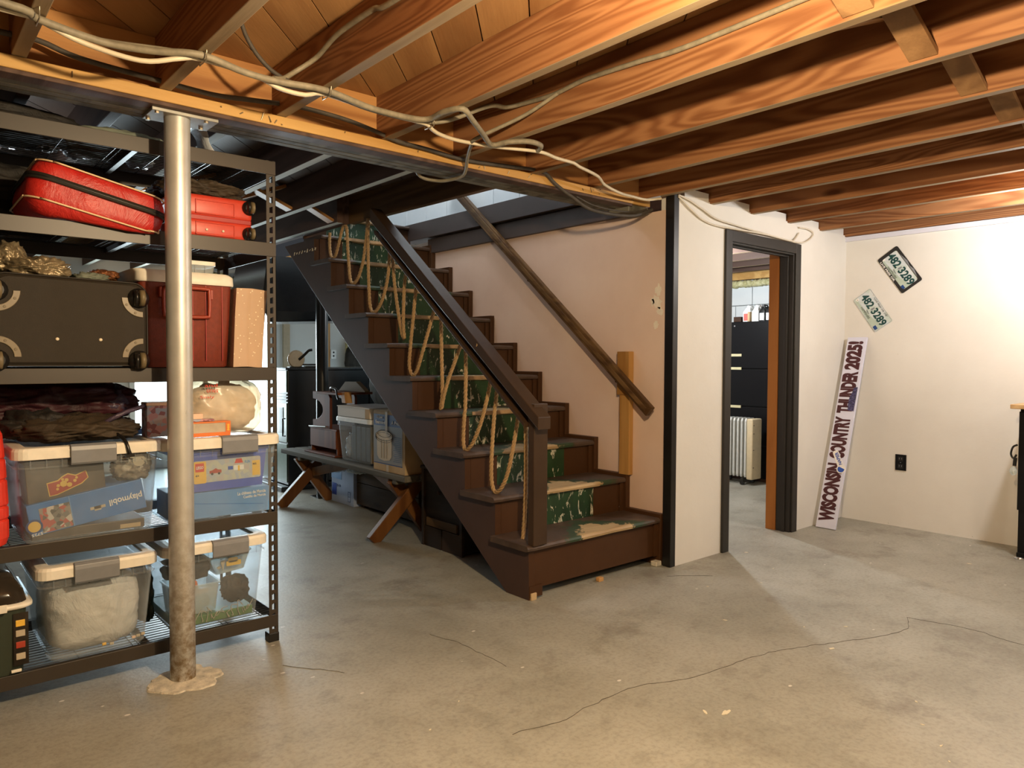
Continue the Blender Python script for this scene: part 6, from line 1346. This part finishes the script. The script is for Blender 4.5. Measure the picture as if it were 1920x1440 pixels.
# ------------------------------------------------------------------ cables
def cable(name, label, pts, r, mat, step=0.02, group=None, z_j=0.0):
    P = smooth_path(pts, step)
    return solo(MB().tube(P, r, 8), name, mat, label, 'cable', group=group)
GZ = 2.142
cable('cable', 'thick grey dusty cable stapled under the joists from the left edge', [(-0.3, 2.36, 2.142), (0.25, 2.355, 2.142), (0.34, 2.40, 2.140), (0.50, 2.430, 2.134), (0.63, 2.40, 2.134), (0.757, 2.36, 2.144), (0.90, 2.385, 2.136), (1.014, 2.39, 2.136), (1.19, 2.385, 2.146), (1.40, 2.42, 2.138), (1.62, 2.425, 2.148), (1.632, 2.30, 2.150), (1.66, 2.22, 2.146), (1.733, 2.259, 2.132), (1.866, 2.362, 2.13), (1.99, 2.455, 2.128), (2.03, 2.395, 2.134), (2.10, 2.34, 2.138), (2.18, 2.35, 2.138), (2.20, 2.391, 2.130)], 0.0115, 'cable_g')
cable('cable', 'second grey cable twisted along the thick one, turning up at the third joist', [(-0.3, 2.39, 2.150), (0.25, 2.385, 2.148), (0.36, 2.43, 2.148), (0.50, 2.455, 2.146), (0.757, 2.385, 2.148), (1.014, 2.415, 2.140), (1.19, 2.41, 2.148), (1.40, 2.445, 2.142), (1.62, 2.45, 2.148), (1.72, 2.40, 2.16), (1.85, 2.30, 2.22), (1.99, 2.36, 2.262), (2.035, 2.30, 2.273), (2.038, 2.126, 2.263), (2.038, 1.952, 2.273), (2.038, 1.705, 2.262), (2.038, 1.469, 2.249), (2.038, 0.9, 2.26)], 0.009, 'cable_g')
cable('cable', 'clean white cable sagging below the grey ones and snaking towards the black post', [(-0.3, 2.40, 2.144), (0.25, 2.395, 2.140), (0.335, 2.408, 2.142), (0.45, 2.43, 2.118), (0.60, 2.41, 2.100), (0.70, 2.385, 2.125), (0.768, 2.392, 2.144), (0.95, 2.41, 2.142), (1.03, 2.405, 2.120), (1.12, 2.405, 2.120), (1.195, 2.415, 2.144), (1.40, 2.44, 2.142), (1.60, 2.45, 2.144), (1.655, 2.45, 2.142), (1.72, 2.475, 2.128), (1.847, 2.50, 2.128), (2.022, 2.466, 2.128), (2.215, 2.403, 2.130), (2.36, 2.44, 2.136), (2.51, 2.475, 2.146), (2.553, 2.485, 2.140), (2.756, 2.551, 2.140), (2.90, 2.63, 2.132), (3.06, 2.665, 2.120), (3.20, 2.70, 2.128), (3.33, 2.70, 2.128), (3.42, 2.665, 2.142)], 0.0078, 'cable_w')
dkp = [(0.289, 2.755, 2.208), (0.393, 2.755, 2.209), (0.503, 2.755, 2.185), (0.746, 2.755, 2.173), (0.927, 2.755, 2.168), (1.065, 2.755, 2.181), (1.244, 2.755, 2.198), (1.439, 2.755, 2.194), (1.588, 2.755, 2.175), (1.706, 2.755, 2.153), (1.858, 2.755, 2.148), (2.067, 2.755, 2.138), (2.327, 2.755, 2.154), (2.559, 2.755, 2.167), (2.654, 2.755, 2.12), (2.772, 2.755, 2.069), (2.936, 2.755, 2.021), (3.247, 2.755, 2.032), (3.538, 2.755, 2.096)]
dkp = [(x, 2.752 if 2.118 < z < 2.16 else (2.752 if z >= 2.16 else 2.745), z) for x, y, z in dkp]
cable('cable', 'dark dusty cable draped along the face of the girder', [(-0.4, 2.752, 2.20)]+dkp[:-1]+[(3.43, 2.74, 2.09)], 0.0095, 'cable_d')
cable('cable', 'grey cable rising along the second lit joist from the bundle', [(1.160, 1.2, 2.27), (1.160, 1.88, 2.266), (1.160, 2.019, 2.284), (1.160, 2.246, 2.285), (1.158, 2.40, 2.255), (1.10, 2.45, 2.205), (1.05, 2.43, 2.165), (1.01, 2.41, 2.150)], 0.0088, 'cable_g')
cable('cable', 'dark cable looping up to the sheathing between the first lit joists', [(0.905, 2.45, 2.345), (0.917, 2.45, 2.324), (0.931, 2.45, 2.285), (0.966, 2.45, 2.234), (1.015, 2.445, 2.19), (1.07, 2.43, 2.162), (1.13, 2.42, 2.150)], 0.0075, 'cable_d')
cable('cable', 'flat grey cable crossing under the girder beside the twisted loop', [(2.038, 2.10, 2.262), (1.99, 2.25, 2.20), (1.90, 2.447, 2.135), (1.95, 2.55, 2.135), (2.03, 2.68, 2.125), (2.10, 2.80, 2.085), (2.10, 2.92, 2.080), (2.07, 3.00, 2.088), (2.00, 3.02, 2.10), (1.93, 2.98, 2.14), (1.90, 3.05, 2.20)], 0.0080, 'cable_g')
cable('cable', 'thin cream wire along the top of the door wall, lower strand', [(3.483, 2.59, 2.150), (3.54, 2.588, 2.12), (3.613, 2.588, 2.086), (3.72, 2.59, 2.048), (3.859, 2.588, 2.030), (4.092, 2.572, 2.030), (4.40, 2.572, 2.036), (4.716, 2.575, 2.030), (4.80, 2.588, 2.05), (4.86, 2.59, 2.10)], 0.0055, 'cable_p')
cable('cable', 'thin cream wire above the door ending in a loop', [(3.483, 2.59, 2.160), (3.60, 2.588, 2.140), (3.718, 2.588, 2.108), (3.858, 2.586, 2.070), (4.091, 2.586, 2.056), (4.373, 2.584, 2.044), (4.60, 2.584, 2.034), (4.787, 2.584, 2.030), (4.93, 2.586, 2.042), (5.04, 2.588, 2.09), (5.06, 2.588, 2.125), (4.98, 2.588, 2.142), (4.86, 2.588, 2.138)], 0.0055, 'cable_p')
cable('cable', 'thin dark wire drooping from the end of the girder onto the pink wall', [(3.43, 2.78, 2.10), (3.35, 2.79, 2.075), (3.20, 2.80, 2.062), (3.0, 2.80, 2.065), (2.85, 2.79, 2.09)], 0.0045, 'cable_d')
mb = MB()
for x, y in ((0.335, 2.385), (0.768, 2.372), (1.195, 2.395), (1.655, 2.435)):
    c = MB().tube([(x, y-0.035, 2.156), (x, y-0.032, 2.126), (x, y+0.030, 2.126), (x, y+0.034, 2.156)], 0.0022, 6)
    solo(c, 'cable_staple', 'nail', 'steel staple holding the cables under the %s' % {0.335: 'leftmost visible joist', 0.768: 'joist above the support column', 1.195: 'first brightly lit joist', 1.655: 'second brightly lit joist'}[x], 'staple', group='staples holding the cable bundle')
